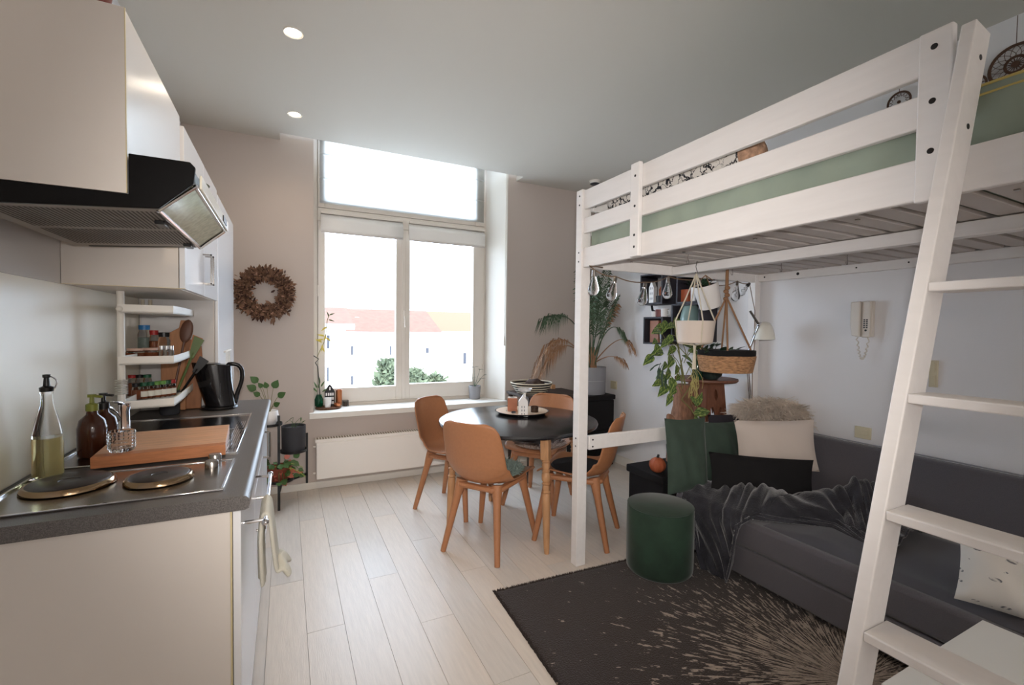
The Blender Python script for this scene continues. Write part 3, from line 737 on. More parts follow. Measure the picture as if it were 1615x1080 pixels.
for i, (px, y, rad, h, cap, lab) in enumerate(((213, 2.60, .034, .042, PINKL, 'low jar with pink lid at the left of the middle rack shelf'), (237, 2.64, .034, .042, PINKL, 'low jar with pink lid beside the salt shakers'),
        (228, 2.80, .026, .135, BLUE, 'tall jar with blue cap on the middle rack shelf'), (243, 2.80, .021, .11, RED, 'jar with red cap on the middle rack shelf'), (259, 2.80, .026, .10, BLACKP, 'dark jar with black lid on the middle rack shelf'))):
    x, y, z = on_tier(1, px, y)
    jar('storage_jar', lab, 'jar', x, y, z, rad, h, PLGLASS, cap, .02 if h > .05 else .008, None if i == 4 else FURG if i == 2 else SPICE, 'storage jars on the middle rack shelf')
for i, px in enumerate((255, 263, 270)):
    x, y, z = on_tier(1, px, 2.63)
    jar('salt_shaker', ['chrome topped shaker on the middle shelf, leftmost of three', 'chrome topped shaker on the middle shelf, second of three', 'chrome topped shaker on the middle shelf, rightmost of three'][i], 'shaker', x, y, z, .011, .044, PLGLASS, CHROME, .016, None, 'shakers on the middle rack shelf')
x, y, z = on_tier(0, 232, 2.72)
o = G().lathe([(0, 0), (.045, 0), (.048, .03), (.046, .034), (0, .034)], (x, y, z), 24, sy=.6).obj('tin_box', TEAL); tag(o, 'teal oval tin on the top rack shelf', 'tin')
x, y, z = on_tier(0, 262, 2.68)
o = G().ell((x, y, z+.016), (.022, .018, .018), 12, 8, fn=lambda v: v*(1+.25*math.sin(v.x*300)*math.cos(v.z*260))).obj('dried_bud', PINE); tag(o, 'small dark dried bud on the top rack shelf', 'ornament')
for i, px in enumerate((226, 238)):
    x, y, z = on_tier(0, px, 2.86)
    o = G().cyl((x, y, z), (x, y, z+.072), .008, n=10).obj('candle', COTTON); tag(o, 'short cream candle on the top rack shelf, %s' % ['left', 'right'][i], 'candle', 'candles on the top rack shelf')
# dish brush leaning on the pole
bp_ = P('y', py_-.04, 192, 640); zt = P('y', py_-.04, 192, 600).z
r = thing('bottle_brush', 'white bottle brush standing upright before the rack pole', 'brush', (bp_.x, py_-.04, .903))
G().cyl((bp_.x, py_-.04, .904), (bp_.x, py_-.04, zt+.01), .004, n=8).obj('handle', SKIRT, r)
g = G()
for k in range(9): g.lathe([(0.004, 0), (.021, .001), (.021, .002), (.004, .003)], (bp_.x, py_-.04, zt-.055+k*.0068), 20)
o = g.obj('bristles', SKIRT, r); o['kind'] = 'stuff'

# round wooden boards and spoons against the end panel
def onpanel(px, py, y=2.94): return P('y', y, px, py)
c = onpanel(297, 575); top = onpanel(297, 531)
rad = onpanel(319, 575).x-c.x
r = thing('round_serving_board', 'rounded brown wooden serving board leaning against the end panel', 'board', (c.x, 2.945, .903))
zt = onpanel(297, 535).z
pts = [(c.x-rad, .904), (c.x+rad*.9, .904), (c.x+rad, zt-.09)]+[(c.x+rad*math.cos(t), zt-rad*.9+rad*.9*math.sin(t)) for t in [PI*k/10 for k in range(1, 10)]]+[(c.x-rad, zt-.09)]
G().prism(pts, 'y', 2.935, 2.952).obj('board', OAKB, r, bevel=.003)
r = thing('paddle_board', 'lighter wooden paddle board standing left of the round one', 'board', (c.x-.06, 2.92, .903))
k0 = onpanel(290, 505, 2.92); k1 = onpanel(262, 600, 2.92)
G().prism([(k1.x-.02, .904), (k1.x+.085, .904), (k1.x+.085, k0.z-.06), (k0.x+.02, k0.z-.035), (k0.x+.015, k0.z), (k0.x-.012, k0.z), (k0.x-.02, k0.z-.04), (k1.x-.02, k0.z-.09)], 'y', 2.908, 2.922).obj('board', mat('paddle_wood', S(176, 122, 82), .5, nz=.12, ns=12, stretch=(8, 8, 1)), r, bevel=.003)
hold = onpanel(268, 640, 2.80)
r = thing('utensil_pot', 'dark utensil pot behind the pepper mill', 'pot', (hold.x, 2.80, .903))
G().lathe([(0, 0), (.038, 0), (.042, .005), (.042, .12), (.038, .12), (.037, .01), (0, .01)], (hold.x, 2.80, .9035), 24).obj('pot_body', DGREYC, r)
def utensil(name, lab, cat, tippx, tippy, m, kind, dy=0):
    tip = P('y', 2.84+dy, tippx, tippy); base = Vector((hold.x, 2.80, .93)); d = (tip-base); L = d.length
    r = thing(name, lab, cat, base, group='utensils in the dark pot')
    R = look(d, (0, -1, 0))
    g = G(); g.tube([base, base+d*.8], [.005, .006], 8); g.obj('handle', m, r)
    g = G()
    if kind == 'spoon': g.ell(base+d*.93, (L*.14, .028, .007), 18, 8, M=R)
    else: g.add([base+d*.72+R @ Vector(v) for v in ((0, -.01, 0), (L*.28, -.024, 0), (L*.30, .024, 0), (0, .012, 0), (0, -.01, .005), (L*.28, -.024, .003), (L*.30, .024, .003), (0, .012, .005))], [(0, 1, 2, 3), (7, 6, 5, 4), (0, 4, 5, 1), (1, 5, 6, 2), (2, 6, 7, 3), (3, 7, 4, 0)])
    g.obj('head', m, r)
utensil('wooden_spoon', 'dark brown wooden spoon rising from the utensil pot', 'spoon', 296, 513, PINE, 'spoon')
utensil('spatula', 'green rimmed spatula leaning to the right from the utensil pot', 'spatula', 314, 534, mat('spatula_green', S(92, 110, 62), .5), 'flat', -.02)
utensil('wooden_spatula', 'pale wooden spatula leaning right behind the green one', 'spatula', 312, 532, BAMBOOE, 'flat', .03)
utensil('wire_whisk', 'thin black handled tool leaning far right from the utensil pot', 'tool', 322, 566, BLACKP, 'flat', -.04)
# pepper mill
pb = P('z', .903, 300, 643)
zt = P('y', pb.y, 299, 577).z; h = zt-.903
r = thing('pepper_mill', 'glossy black pepper mill with steel ball left of the kettle', 'pepper mill', pb)
G().lathe([(0, h*.05), (.026, h*.05), (.027, h*.2), (.018, h*.42), (.024, h*.56), (.022, h*.66), (.016, h*.70), (.016, h*.72)], pb, 28).obj('body', PEPPER, r)
G().lathe([(0, 0), (.027, 0), (.027, h*.05), (0, h*.05)], pb, 24).obj('steel_foot', STEEL, r)
G().lathe([(.018, h*.72), (.025, h*.78), (.026, h*.84), (.02, h*.92), (.006, h*.955), (0, h*.955)], pb, 28).obj('head', PEPPER, r)
G().lathe([(.017, h*.70), (.017, h*.725)], pb, 24).obj('steel_collar', CHROME, r)
G().ell(pb+Vector((0, 0, h*.98)), (.008, .008, .008), 12, 8).obj('steel_ball', CHROME, r)
# kettle
kb = P('z', .903, 346, 643); kz = P('y', kb.y, 340, 573).z-.903
r = thing('electric_kettle', 'black plastic electric kettle at the far end of the worktop', 'kettle', kb)
ax = Vector((1, .1, 0)).normalized()
def ksec(t):  # t height fraction -> centre offset along ax, half widths
    return -.030-.035*t**1.3*.6+0.0*t, .080+.0*t+(.012*(1-t)), .062*(1-.12*t)
g = G(); n = 32; vs = []; fs = []; NT = 14
for j in range(NT+1):
    t = j/NT
    xl = -.062-.062*t**.9; xr = .078-.020*math.sin(PI*min(1, t*1.05)*.5)
    c_, hw = (xl+xr)/2, (xr-xl)/2; hd = .062*(1-.1*t)
    for k in range(n):
        a = 2*PI*k/n; p = kb+ax*(c_+hw*math.cos(a))+Vector((-ax.y, ax.x, 0))*hd*math.sin(a); p.z = kb.z+.012+t*(kz-.012)+(.008*math.cos(a+PI) if j == NT else 0)
        vs.append(p)
for j in range(NT):
    for k in range(n): fs.append((j*n+k, j*n+(k+1) % n, (j+1)*n+(k+1) % n, (j+1)*n+k))
fs.append(tuple(range(n))[::-1]); fs.append(tuple(NT*n+k for k in range(n)))
g.add(vs, fs).obj('body', PEPPER, r, bevel=.004)
G().lathe([(0, 0), (.085, 0), (.088, .004), (.084, .013), (0, .013)], kb, 32).obj('base_plate', BLACKP, r)
hp = [kb+ax*.030+Vector((0, 0, kz-.006)), kb+ax*.075+Vector((0, 0, kz-.002)), kb+ax*.103+Vector((0, 0, kz-.02)), kb+ax*.112+Vector((0, 0, kz*.72)), kb+ax*.100+Vector((0, 0, kz*.48)), kb+ax*.084+Vector((0, 0, kz*.34)), kb+ax*.078+Vector((0, 0, kz*.16)), kb+ax*.070+Vector((0, 0, .015))]
G().tube(hp, [.012, .013, .013, .012, .011, .012, .013, .013], 12).obj('handle', PEPPER, r, sub=1)
G().lathe([(0, .002), (.05, .001), (.055, -.004)], kb+ax*(-.045)+Vector((0, 0, kz+.001)), 24).obj('lid', BLACKP, r)
G().box(-.0015, .0015, 0, .0015, 0, .09, Matrix.Translation(kb+ax*(.012)+Vector((.0, -.0635, .05)))).obj('level_window', DGREYC, r)
# ------------------------------------------------------------ dining table
TC = Vector((1.426, 2.765, 0)); TR = .541
r = thing('dining_table', 'round black topped dining table on turned wooden legs', 'table', TC)
G().lathe([(0, .712), (TR-.02, .712), (TR-.004, .716), (TR, .726), (TR-.004, .736), (TR-.014, .74), (0, .74)], TC, 96).obj('tabletop', TABLEB, r)
lc = Vector((1.44, 2.79, 0)); u = Vector((1.403-.969, 2.324-2.867, 0)); u2 = Vector((-u.y, u.x, 0))
corners = [Vector((1.403, 2.324, 0)), Vector((.969, 2.867, 0))]
corners += [corners[0]+u2*.86, corners[1]+u2*.86]
cen = sum(corners, Vector())/4; tops = [cen+(c-cen)*.93 for c in corners]
g = G()
for a, b in ((0, 1), (1, 3), (3, 2), (2, 0)): g.bar(tops[a]+Vector((0, 0, .685)), tops[b]+Vector((0, 0, .685)), .02, .055)
g.obj('apron', TABLEB, r)
for c, t in zip(corners, tops):
    ax = (t+Vector((0, 0, .70)))-(c); L = ax.length; q = ax.normalized()
    R = look(q, u.normalized()); B = Matrix.Translation(c) @ R.to_4x4()
    o = G().box(L-.135, L, -.026, .026, -.026, .026, B).obj('leg', WOODL, r, bevel=.003)
    pr = [(.0, .0), (.014, .0), (.0175, .03), (.026, .30), (.0255, .355), (.019, .365), (.027, .372), (.019, .382), (.022, .40), (.019, .415), (.027, .422), (.019, .43), (.026, .445), (.027, .47), (.021, .49), (.026, .50), (.019, .51), (.0265, .53), (.022, .548), (.027, .556), (.022, .565)]
    pr.append((.024, L-.134))
    G().lathe(pr, c, 24, ax=q).obj('turned_shaft', WOODL, o)
    for z in (.368, .418, .506, .552):
        G().lathe([(.0185, z-.004), (.0195, z), (.0185, z+.004)], c, 24, ax=q).obj('groove_ring', WOODLD, o)  # darker rings set into the turned grooves

# ------------------------------------------------------------ chairs
def shell_fn(u, v):
    prof = [(.225, .428, .195), (.205, .446, .215), (.12, .440, .222), (.0, .428, .224), (-.10, .424, .222), (-.165, .436, .218), (-.205, .470, .214), (-.232, .53, .212), (-.25, .60, .211), (-.268, .68, .207), (-.285, .76, .196), (-.293, .795, .172), (-.296, .812, .12)]
    n = len(prof)-1; i = min(n-1, int(v*n)); f = v*n-i; f2 = f
    x, z, w = [prof[i][k]*(1-f2)+prof[i+1][k]*f2 for k in range(3)]
    a = u*2-1
    seat = max(0, 1-max(0, (v-.32)/.22)); back = 1-seat
    y = w*math.sin(a*PI/2*.999) if v > 2 else w*a
    z += (.035*abs(a)**3*seat)*(1 if v > .1 else .4) + .07*abs(a)**2.5*math.exp(-((v-.46)/.1)**2)
    x += .062*abs(a)**2.3*back*(1-.45*max(0, (v-.7)/.3))
    return Vector((x, y, z))
def make_chair(label):
    r = thing('dining_chair', label, 'chair', group='brown moulded dining chairs')
    G().grid(shell_fn, 18, 36).obj('seat_shell', WOODC, r, solid=.011, sub=1, smooth=80, world=False, bevel=0)
    tops = [(.155, .135), (.155, -.135), (-.135, .125), (-.135, -.125)]; feet = [(.228, .212), (.228, -.212), (-.235, .19), (-.235, -.19)]
    g = G()
    def ring(z, s): return [(x*s, y*s, z) for x, y in ((.165, .15), (.19, .12), (.19, -.12), (.165, -.15), (-.13, -.145), (-.165, -.11), (-.165, .11), (-.13, .145))]
    g.tube(ring(.405, 1), .023, 8, closed=True, flat=.8); g.obj('seat_frame', WOODC, r, world=False)
    for (tx, ty), (fx, fy) in zip(tops, feet):
        T = Vector((tx, ty, .428)); Bm = Vector((fx, fy, 0)); d = Bm-T
        pts = [T, T+d*.12, T+d*.25, T+d*.6, Bm]
        g = G().tube(pts, [.034, .030, .0235, .0205, .0165], 10)
        g.obj('leg', WOODC, r, world=False)
    return r
def place(r, x, y, fx, fy): r.location = (x, y, 0); r.rotation_euler.z = math.atan2(fy, fx)
ch = make_chair('brown dining chair at the front left of the table, its back to the viewer')
place(ch, 1.15, 2.60, .814, .581)
spots = [(1.15, 3.26, .61, -.79, 'brown dining chair between the window sill and the left of the table'),
         (1.795, 3.094, -.8, -.6, 'brown dining chair on the far side of the table, facing the viewer'),
         (1.73, 2.48, -.66, .75, 'brown dining chair at the right of the table behind the white bed post')]
bpy.context.view_layer.update()
chairs = [ch]
for x, y, fx, fy, lab in spots:
    c = copy_tree(ch); place(c, x, y, fx, fy); c['label'] = lab; chairs.append(c)
def seat_pt(k, lx, ly, lz):
    x, y, fx, fy = [(1.15, 2.60, .814, .581), (1.15, 3.26, .61, -.79), (1.795, 3.094, -.8, -.6), (1.73, 2.48, -.66, .75)][k]
    return Vector((x+fx*lx-fy*ly, y+fy*lx+fx*ly, lz))
def fur_pad(name, k, m, lab, rx, ry, L, n, seed, lx=.02, cat='seat pad'):
    r = thing(name, lab, cat, seat_pt(k, lx, 0, .45))
    G().ell(seat_pt(k, lx, 0, .462), (rx, ry, .022), 24, 10).obj('pad', m, r)
    c = seat_pt(k, lx, 0, .462)
    def fn(rn):
        a = rn.uniform(0, 2*PI); q = math.sqrt(rn.random()); up = math.sqrt(max(0, 1-q*q))
        return c+Vector((rx*q*math.cos(a), ry*q*math.sin(a), .022*up)), (q*math.cos(a)*.8, q*math.sin(a)*.8, .35+up)
    o = tufts(fn, n, L, .006, seed).obj('fur', m, r); o['kind'] = 'stuff'
fur_pad('fur_seat_pad', 0, FURG, 'sage green fur pad on the seat of the front left chair', .185, .185, .035, 1500, 3)
fur_pad('fur_seat_pad', 2, FURB, 'beige fur pad on the seat of the far chair', .19, .19, .03, 1200, 5)
pd = G().lathe([(0, 0), (.17, 0), (.18, .008), (.17, .018), (0, .022)], seat_pt(3, .0, 0, .446), 32).obj('seat_cushion', BLACKF); tag(pd, 'flat black round cushion on the right chair behind the bed post', 'seat pad')

# things on the table
tc = P('z', .74, 823, 651)
r = thing('round_tray', 'shallow round tray with light inside and black rim on the table', 'tray', (tc.x, tc.y, .7405))
tl = P('z', .76, 780, 649); tr_ = P('z', .76, 866, 649); rad = (tr_-tl).length/2; tc.z = .7405
G().lathe([(0, 0), (rad-.03, 0), (rad, .020), (rad-.006, .020), (rad-.034, .004), (0, .004)], tc, 56).obj('tray_body', BLACKM, r)
G().lathe([(0, .0052), (rad-.034, .0052), (rad-.008, .0195)], tc, 56).obj('bamboo_inside', mat('tray_inside', S(214, 190, 165), .3), r)
def on_tray(px, py): p = P('z', .748, px, py); p.z = .7462; return p
# white house tealight
h0 = on_tray(825, 655); hh = P('y', h0.y, 827, 622).z-.7462
r = thing('house_lantern', 'white ceramic house shaped lantern on the round tray', 'lantern', h0)
A = Matrix.Translation(h0) @ Matrix.Rotation(-.5, 4, 'Z')
w2, d2 = .033, .036
G().prism([(-w2, 0), (w2, 0), (w2, hh*.68), (0, hh), (-w2, hh*.68)], 'y', -d2, d2, A).obj('house_body', WHITEC, r, smooth=0, bevel=.001)
for k in range(3):
    for x in (-.012, .006): G().box(x, x+.007, -d2-.0006, -d2+.001, .012+k*.024, .026+k*.024, A).obj('window', GREYC, r, smooth=0)
for k in range(3):
    for y in (-.016, .008): G().box(w2-.001, w2+.0006, y, y+.008, .012+k*.022, .024+k*.022, A).obj('window', GREYC, r, smooth=0)
G().box(.006, .016, .0, .012, hh*.78, hh*1.06, A).obj('chimney', WHITEC, r, smooth=0)
# glass coupe behind
b0 = on_tray(829, 650); b0.y += .02; zt = P('y', b0.y, 829, 612).z-.7462
r = thing('glass_bowl', 'clear footed glass bowl behind the white house lantern', 'glass', b0)
rr = (P('y', b0.y, 838.5, 613).x-P('y', b0.y, 817.5, 613).x)/2
G().lathe([(0, 0), (.028, 0), (.008, .008), (.007, zt-.04), (.010, zt-.034), (rr*.8, zt-.02), (rr, zt), (rr-.002, zt), (rr*.78, zt-.017), (0, zt-.029)], b0, 28).obj('glass_body', mat('bright_glass', (1, 1, 1, 1), .05, trans=.7, ior=1.4), r)
# wooden tissue box
b0 = on_tray(808, 650); zt = P('y', b0.y, 806, 627).z-.7462
A = Matrix.Translation(b0) @ Matrix.Rotation(-.45, 4, 'Z')
r = thing('wooden_box', 'square reddish brown wooden box on the round tray', 'box', b0)
G().box(-.035, .035, -.035, .035, 0, zt, A).obj('box_body', mat('box_wood', S(168, 104, 74), .5, nz=.08, ns=20), r, bevel=.002)
G().box(-.033, .033, -.033, .033, zt, zt+.002, A).obj('lid', mat('box_top', S(222, 206, 190), .5), r)
G().ell((0, 0, 0), (.016, .010, .001), 16, 6, M=A.to_3x3()).obj('opening', BLACKP, r).location = b0+Vector((0, 0, zt+.003))
# candle jars
b0 = on_tray(843, 652); r = thing('candle_jar', 'smoky brown glass candle jar right of the white house lantern', 'candle', b0)
G().lathe([(0, 0), (.026, 0), (.028, .004), (.028, .055), (.025, .055), (.025, .006), (0, .005)], b0, 24).obj('jar_body', mat('smoky_glass', S(70, 52, 42), .15, trans=.3), r)
G().lathe([(0, .048), (.024, .048), (.024, .008)], b0, 20).obj('wax', mat('amber_wax', S(130, 86, 54), .6), r)
b0 = on_tray(802, 651); o = G().lathe([(0, 0), (.017, 0), (.018, .02), (.015, .02), (.015, .003), (0, .003)], b0, 20).obj('tealight_glass', PLGLASS); tag(o, 'small clear tealight glass at the left of the wooden box', 'candle holder')
b0 = on_tray(810, 654); o = G().lathe([(0, 0), (.015, 0), (.016, .026), (.013, .026), (.013, .003), (0, .003)], b0, 20).obj('tealight_glass', DGREYC); tag(o, 'small dark tealight glass before the wooden box', 'candle holder')

# ------------------------------------------------------------ loft bed
BX = 1.484; BD = .066
bed = thing('loft_bed', 'white lacquered wooden loft bed over the sofa', 'bed', (2.2, 1.05, 0))
def bb(name, x0, x1, y0, y1, z0, z1, m=BEDW, bev=.004, par=None): return G().box(x0, x1, y0, y1, z0, z1).obj(name, m, par or bed, bevel=bev)
pf_ = bb('post', BX-.010, BX+.054, 2.115, 2.172, 0.0015, 2.135)
bb('post', 2.955, 3.012, 2.115, 2.172, 0.0005, 2.135); bb('post', BX+.018, BX+.08, .02, .077, 0.0015, 2.135) if False else None
bb('post', 2.955, 3.012, .02, .077, 0.0005, 2.135)
def bolt(par, p, n, rr=.0055):
    n = Vector(n); o = G().cyl(Vector(p)-n*.001, Vector(p)+n*.0012, rr, rr*.9, 12).obj('bolt', BOLT, par); return o
# long side rails towards the room
RX0, RX1 = BX+.002, BX+.026
rails = [(2.022, 2.128), (1.889, 1.975), (1.700, 1.810)]
rl = [bb('guard_rail', RX0, RX1, .60 if k < 2 else -.02, 2.113, z0, z1) for k, (z0, z1) in enumerate(rails)]
rl[2].name = 'side_rail'
for z in (2.10, 2.05, 1.785, 1.735): bolt(pf_, (BX-.010, 2.14, z), (-1, 0, 0))
for z in (.735, .690): bolt(pf_, (BX-.010, 2.14, z), (-1, 0, 0))
up1 = bb('guard_upright', RX0-.024, RX0, 1.645, 1.705, 1.700, 2.137)
for z in (2.075, 1.935, 1.80, 1.745): bolt(up1, (RX0-.024, 1.672, z), (-1, 0, 0), .0065)
up2 = bb('guard_upright', RX0-.024, RX0, .540, .608, 1.690, 2.118)
for z in (2.075, 1.94, 1.815): bolt(up2, (RX0-.024, .576, z), (-1, 0, 0), .008)
# far end
er = bb('end_rail', BX+.066, 2.955, 2.118, 2.142, 2.022, 2.128); bolt(er, (BX+.085, 2.118, 2.05), (0, -1, 0))
bb('end_rail', BX+.066, 2.955, 2.118, 2.142, 1.885, 1.975)
bb('end_rail', BX+.066, 2.955, 2.118, 2.142, 1.700, 1.805)
er = bb('end_rail', BX+.066, 2.955, 2.116, 2.140, .664, .746)
for z in (.722, .682): bolt(er, (BX+.092, 2.116, z), (0, -1, 0))
bb('end_rail', BX+.03, 2.955, .03, .055, 1.700, 1.81)
# wall side rail and mid beam
sr = bb('side_rail', 2.985, 3.012, .08, 2.115, 1.705, 1.758)
bb('guard_rail', 2.985, 3.012, .08, 2.115, 1.765, 1.82)
for y, rr in ((2.07, .006), (1.84, .010), (1.5, .005), (1.25, .005)): bolt(sr, (2.985, y, 1.735), (-1, 0, 0), rr)
mb_ = bb('mid_beam', 2.16, 2.215, .055, 2.116, 1.700, 1.752)
# slats across
k = 0; y = .10
while y < 2.08:
    bb('slat', RX1+.004, 2.983, y, y+.072, 1.756, 1.772, SLAT, .002)
    G().box(RX1+.3, RX1+.312, y+.02, y+.032, 1.752, 1.756).obj('staple', STEEL, bed, smooth=0) if k % 4 == 0 else None
    y += .0985; k += 1
G().box(RX1+.002, RX1+.026, .06, 2.11, 1.728, 1.754).obj('slat_ledge', SLAT, bed, bevel=.002)
# mattress
r = thing('mattress', 'mattress in a sage green sheet with yellow piping on the loft bed', 'mattress', (2.2, 1.05, 1.775))
def mfn(v): return v
g = G()
mx0, mx1, my0, my1, mz0, mz1 = RX1+.010, 2.94, .08, 2.085, 1.776, 1.955
N = 60
def side(u, v): return Vector((mx0+.006*math.sin(u*37+v*6)*math.sin(v*PI)+.004*math.sin(u*91), my0+(my1-my0)*u, mz0+(mz1-mz0)*v))
g.grid(side, N, 6); g.grid(lambda u, v: Vector((mx0+(mx1-mx0)*v, my0+(my1-my0)*u, mz1+.006*math.sin(v*9+u*13)*math.sin(v*PI))), N, 10)
g.grid(lambda u, v: Vector((mx0+(mx1-mx0)*v, my0+(my1-my0)*u, mz0)), 4, 2)
g.grid(lambda u, v: Vector((mx0+(mx1-mx0)*u, my1, mz0+(mz1-mz0)*v)), 8, 4); g.grid(lambda u, v: Vector((mx0+(mx1-mx0)*u, my0, mz0+(mz1-mz0)*v)), 8, 4)
g.obj('sheet', SAGE, r, smooth=60)
a = P('x', mx0, 1560, 148); b_ = P('x', mx0, 1600, 138)
G().tube([(mx0-.003, my0, mz1+.002), (mx0-.003, my1-.4, mz1+.002)], .0035, 6).obj('piping', YEL, r)
G().tube([(mx0-.003, my0, mz1-.020), (mx0-.003, my1-.4, mz1-.020)], .003, 6).obj('piping', YEL, r)
# patterned bolster
pm_ = mat('black_white_floral', S(226, 220, 214), .9); n = pm_.node_tree.nodes; l = pm_.node_tree.links
t = n.new('ShaderNodeTexVoronoi'); t.inputs['Scale'].default_value = 26; t.feature = 'DISTANCE_TO_EDGE'; ns_ = n.new('ShaderNodeTexNoise'); ns_.inputs['Scale'].default_value = 42; ns_.inputs['Detail'].default_value = 3
co = n.new('ShaderNodeTexCoord'); ad = n.new('ShaderNodeVectorMath'); ad.operation = 'MULTIPLY_ADD'; ad.inputs[1].default_value = (.05, .05, .05)
l.new(co.outputs['Object'], ns_.inputs['Vector']); l.new(ns_.outputs['Color'], ad.inputs[0]); l.new(co.outputs['Object'], ad.inputs[2]); l.new(ad.outputs[0], t.inputs['Vector'])
n2 = n.new('ShaderNodeTexNoise'); n2.inputs['Scale'].default_value = 12; l.new(co.outputs['Object'], n2.inputs['Vector'])
rp = n.new('ShaderNodeValToRGB'); rp.color_ramp.elements[0].position = .02; rp.color_ramp.elements[0].color = S(28, 28, 36); rp.color_ramp.elements[1].position = .06; rp.color_ramp.elements[1].color = S(228, 222, 216)
sb = n.new('ShaderNodeMath'); sb.operation = 'MULTIPLY_ADD'; sb.inputs[1].default_value = .28; sb.inputs[2].default_value = -.13
su = n.new('ShaderNodeMath'); su.operation = 'SUBTRACT'; l.new(n2.outputs['Fac'], sb.inputs[0]); l.new(t.outputs['Distance'], su.inputs[0]); l.new(sb.outputs[0], su.inputs[1]); l.new(su.outputs[0], rp.inputs[0]); l.new(rp.outputs[0], n['Principled BSDF'].inputs['Base Color'])
r = thing('bolster_pillow', 'long black and white floral bolster behind the loft bed guard rails', 'pillow', (1.66, 1.6, 1.96))
c0, c1 = Vector((1.63, 2.04, 2.044)), Vector((1.65, 1.17, 2.05))
pts = [c0.lerp(c1, t) for t in [0, .02, .05, .1, .3, .5, .7, .88, .94]]
G().tube(pts, [.03, .055, .066, .071, .075, .074, .076, .075, .073], 28).obj('pillow_body', pm_, r)
pts = [c0.lerp(c1, t) for t in [.94, .96, .985, 1.0, 1.01]]
G().tube(pts, [.0725, .072, .062, .035, .005], 28).obj('bunched_end', mat('tan_floral', S(176, 140, 116), .9, nz=.4, ns=50), r)

# ladder
LX0, LK, LD = .817, .295, .081
r = thing('ladder', 'white wooden ladder leaning against the near end of the loft bed', 'ladder', (.85, .3, 0))
def stile(y0, y1, name='stile'):
    zt = 2.082; g = G()
    g.prism([(LX0, .0015), (LX0+LD, .0015), (LX0+LD+LK*(zt-.012), zt-.012), (LX0+LK*zt, zt)], 'y', y0, y1)
    return g.obj(name, BEDW, r, bevel=.003, smooth=0)
st = stile(.487, .515); stile(.055, .083)
for z in (2.0, 1.83): bolt(st, (LX0+LK*z+.05, .487, z), (0, -1, 0), .007)
for zt in (1.463, 1.224, .986, .752, .515, .275):
    xf = LX0+LK*zt-.002
    G().box(xf, xf+.088, .083, .4868, zt-.020, zt).obj('rung', BEDW, r, bevel=.003)

# ------------------------------------------------------------ rug
rm = mat('rug_pile', S(56, 47, 44), .98, sheen=.15); n = rm.node_tree.nodes; l = rm.node_tree.links; B_ = n['Principled BSDF']
bc_ = P('z', .012, 1345, 1075)
geo = n.new('ShaderNodeNewGeometry'); sx = n.new('ShaderNodeSeparateXYZ')
sub = n.new('ShaderNodeVectorMath'); sub.operation = 'SUBTRACT'; sub.inputs[1].default_value = (bc_.x, bc_.y, 0)
l.new(geo.outputs['Position'], sub.inputs[0]); l.new(sub.outputs[0], sx.inputs[0])
at = n.new('ShaderNodeMath'); at.operation = 'ARCTAN2'; l.new(sx.outputs['Y'], at.inputs[0]); l.new(sx.outputs['X'], at.inputs[1])
ln = n.new('ShaderNodeVectorMath'); ln.operation = 'LENGTH'; l.new(sub.outputs[0], ln.inputs[0])
cb = n.new('ShaderNodeCombineXYZ'); m1 = n.new('ShaderNodeMath'); m1.operation = 'MULTIPLY'; m1.inputs[1].default_value = 27; m2 = n.new('ShaderNodeMath'); m2.operation = 'MULTIPLY'; m2.inputs[1].default_value = 8
l.new(at.outputs[0], m1.inputs[0]); l.new(ln.outputs['Value'], m2.inputs[0]); l.new(m1.outputs[0], cb.inputs[0]); l.new(m2.outputs[0], cb.inputs[1])
tn = n.new('ShaderNodeTexNoise'); tn.inputs['Scale'].default_value = 1.35; tn.inputs['Detail'].default_value = 3; tn.inputs['Roughness'].default_value = .65; l.new(cb.outputs[0], tn.inputs['Vector'])
fine = n.new('ShaderNodeTexNoise'); fine.inputs['Scale'].default_value = 75; l.new(geo.outputs['Position'], fine.inputs['Vector'])
mr = n.new('ShaderNodeMapRange'); mr.inputs['From Min'].default_value = .12; mr.inputs['From Max'].default_value = 1.1; mr.inputs['To Min'].default_value = .45; mr.inputs['To Max'].default_value = .68; l.new(ln.outputs['Value'], mr.inputs['Value'])
s1_ = n.new('ShaderNodeMath'); s1_.operation = 'SUBTRACT'; l.new(tn.outputs['Fac'], s1_.inputs[0]); l.new(mr.outputs[0], s1_.inputs[1])
s2_ = n.new('ShaderNodeMath'); s2_.operation = 'MULTIPLY_ADD'; s2_.inputs[1].default_value = .12; l.new(fine.outputs['Fac'], s2_.inputs[0]); l.new(s1_.outputs[0], s2_.inputs[2])
rp = n.new('ShaderNodeValToRGB'); rp.color_ramp.elements[0].position = .065; rp.color_ramp.elements[0].color = S(56, 47, 44); rp.color_ramp.elements[1].position = .085; rp.color_ramp.elements[1].color = S(172, 156, 142)
l.new(s2_.outputs[0], rp.inputs[0]); l.new(rp.outputs[0], B_.inputs['Base Color'])
tb = n.new('ShaderNodeTexNoise'); tb.inputs['Scale'].default_value = 160; tb.inputs['Detail'].default_value = 3; l.new(geo.outputs['Position'], tb.inputs['Vector'])
bp = n.new('ShaderNodeBump'); bp.inputs['Strength'].default_value = .9; bp.inputs['Distance'].default_value = .008; l.new(tb.outputs['Fac'], bp.inputs['Height']); l.new(bp.outputs[0], B_.inputs['Normal'])
ca, cb2 = Vector((.948, 2.092)), Vector((2.55, 2.02)); e1 = (cb2-ca).normalized(); e2 = Vector((e1.y, -e1.x))
def rugp(a, b): v = ca+e1*a+e2*b; return (v.x, v.y)
r = thing('rug', 'dark grey brown rug with beige starburst pattern under the sofa edge', 'rug', (*rugp(.8, 1.1), 0))
g = G(); NX, NY2 = 80, 110
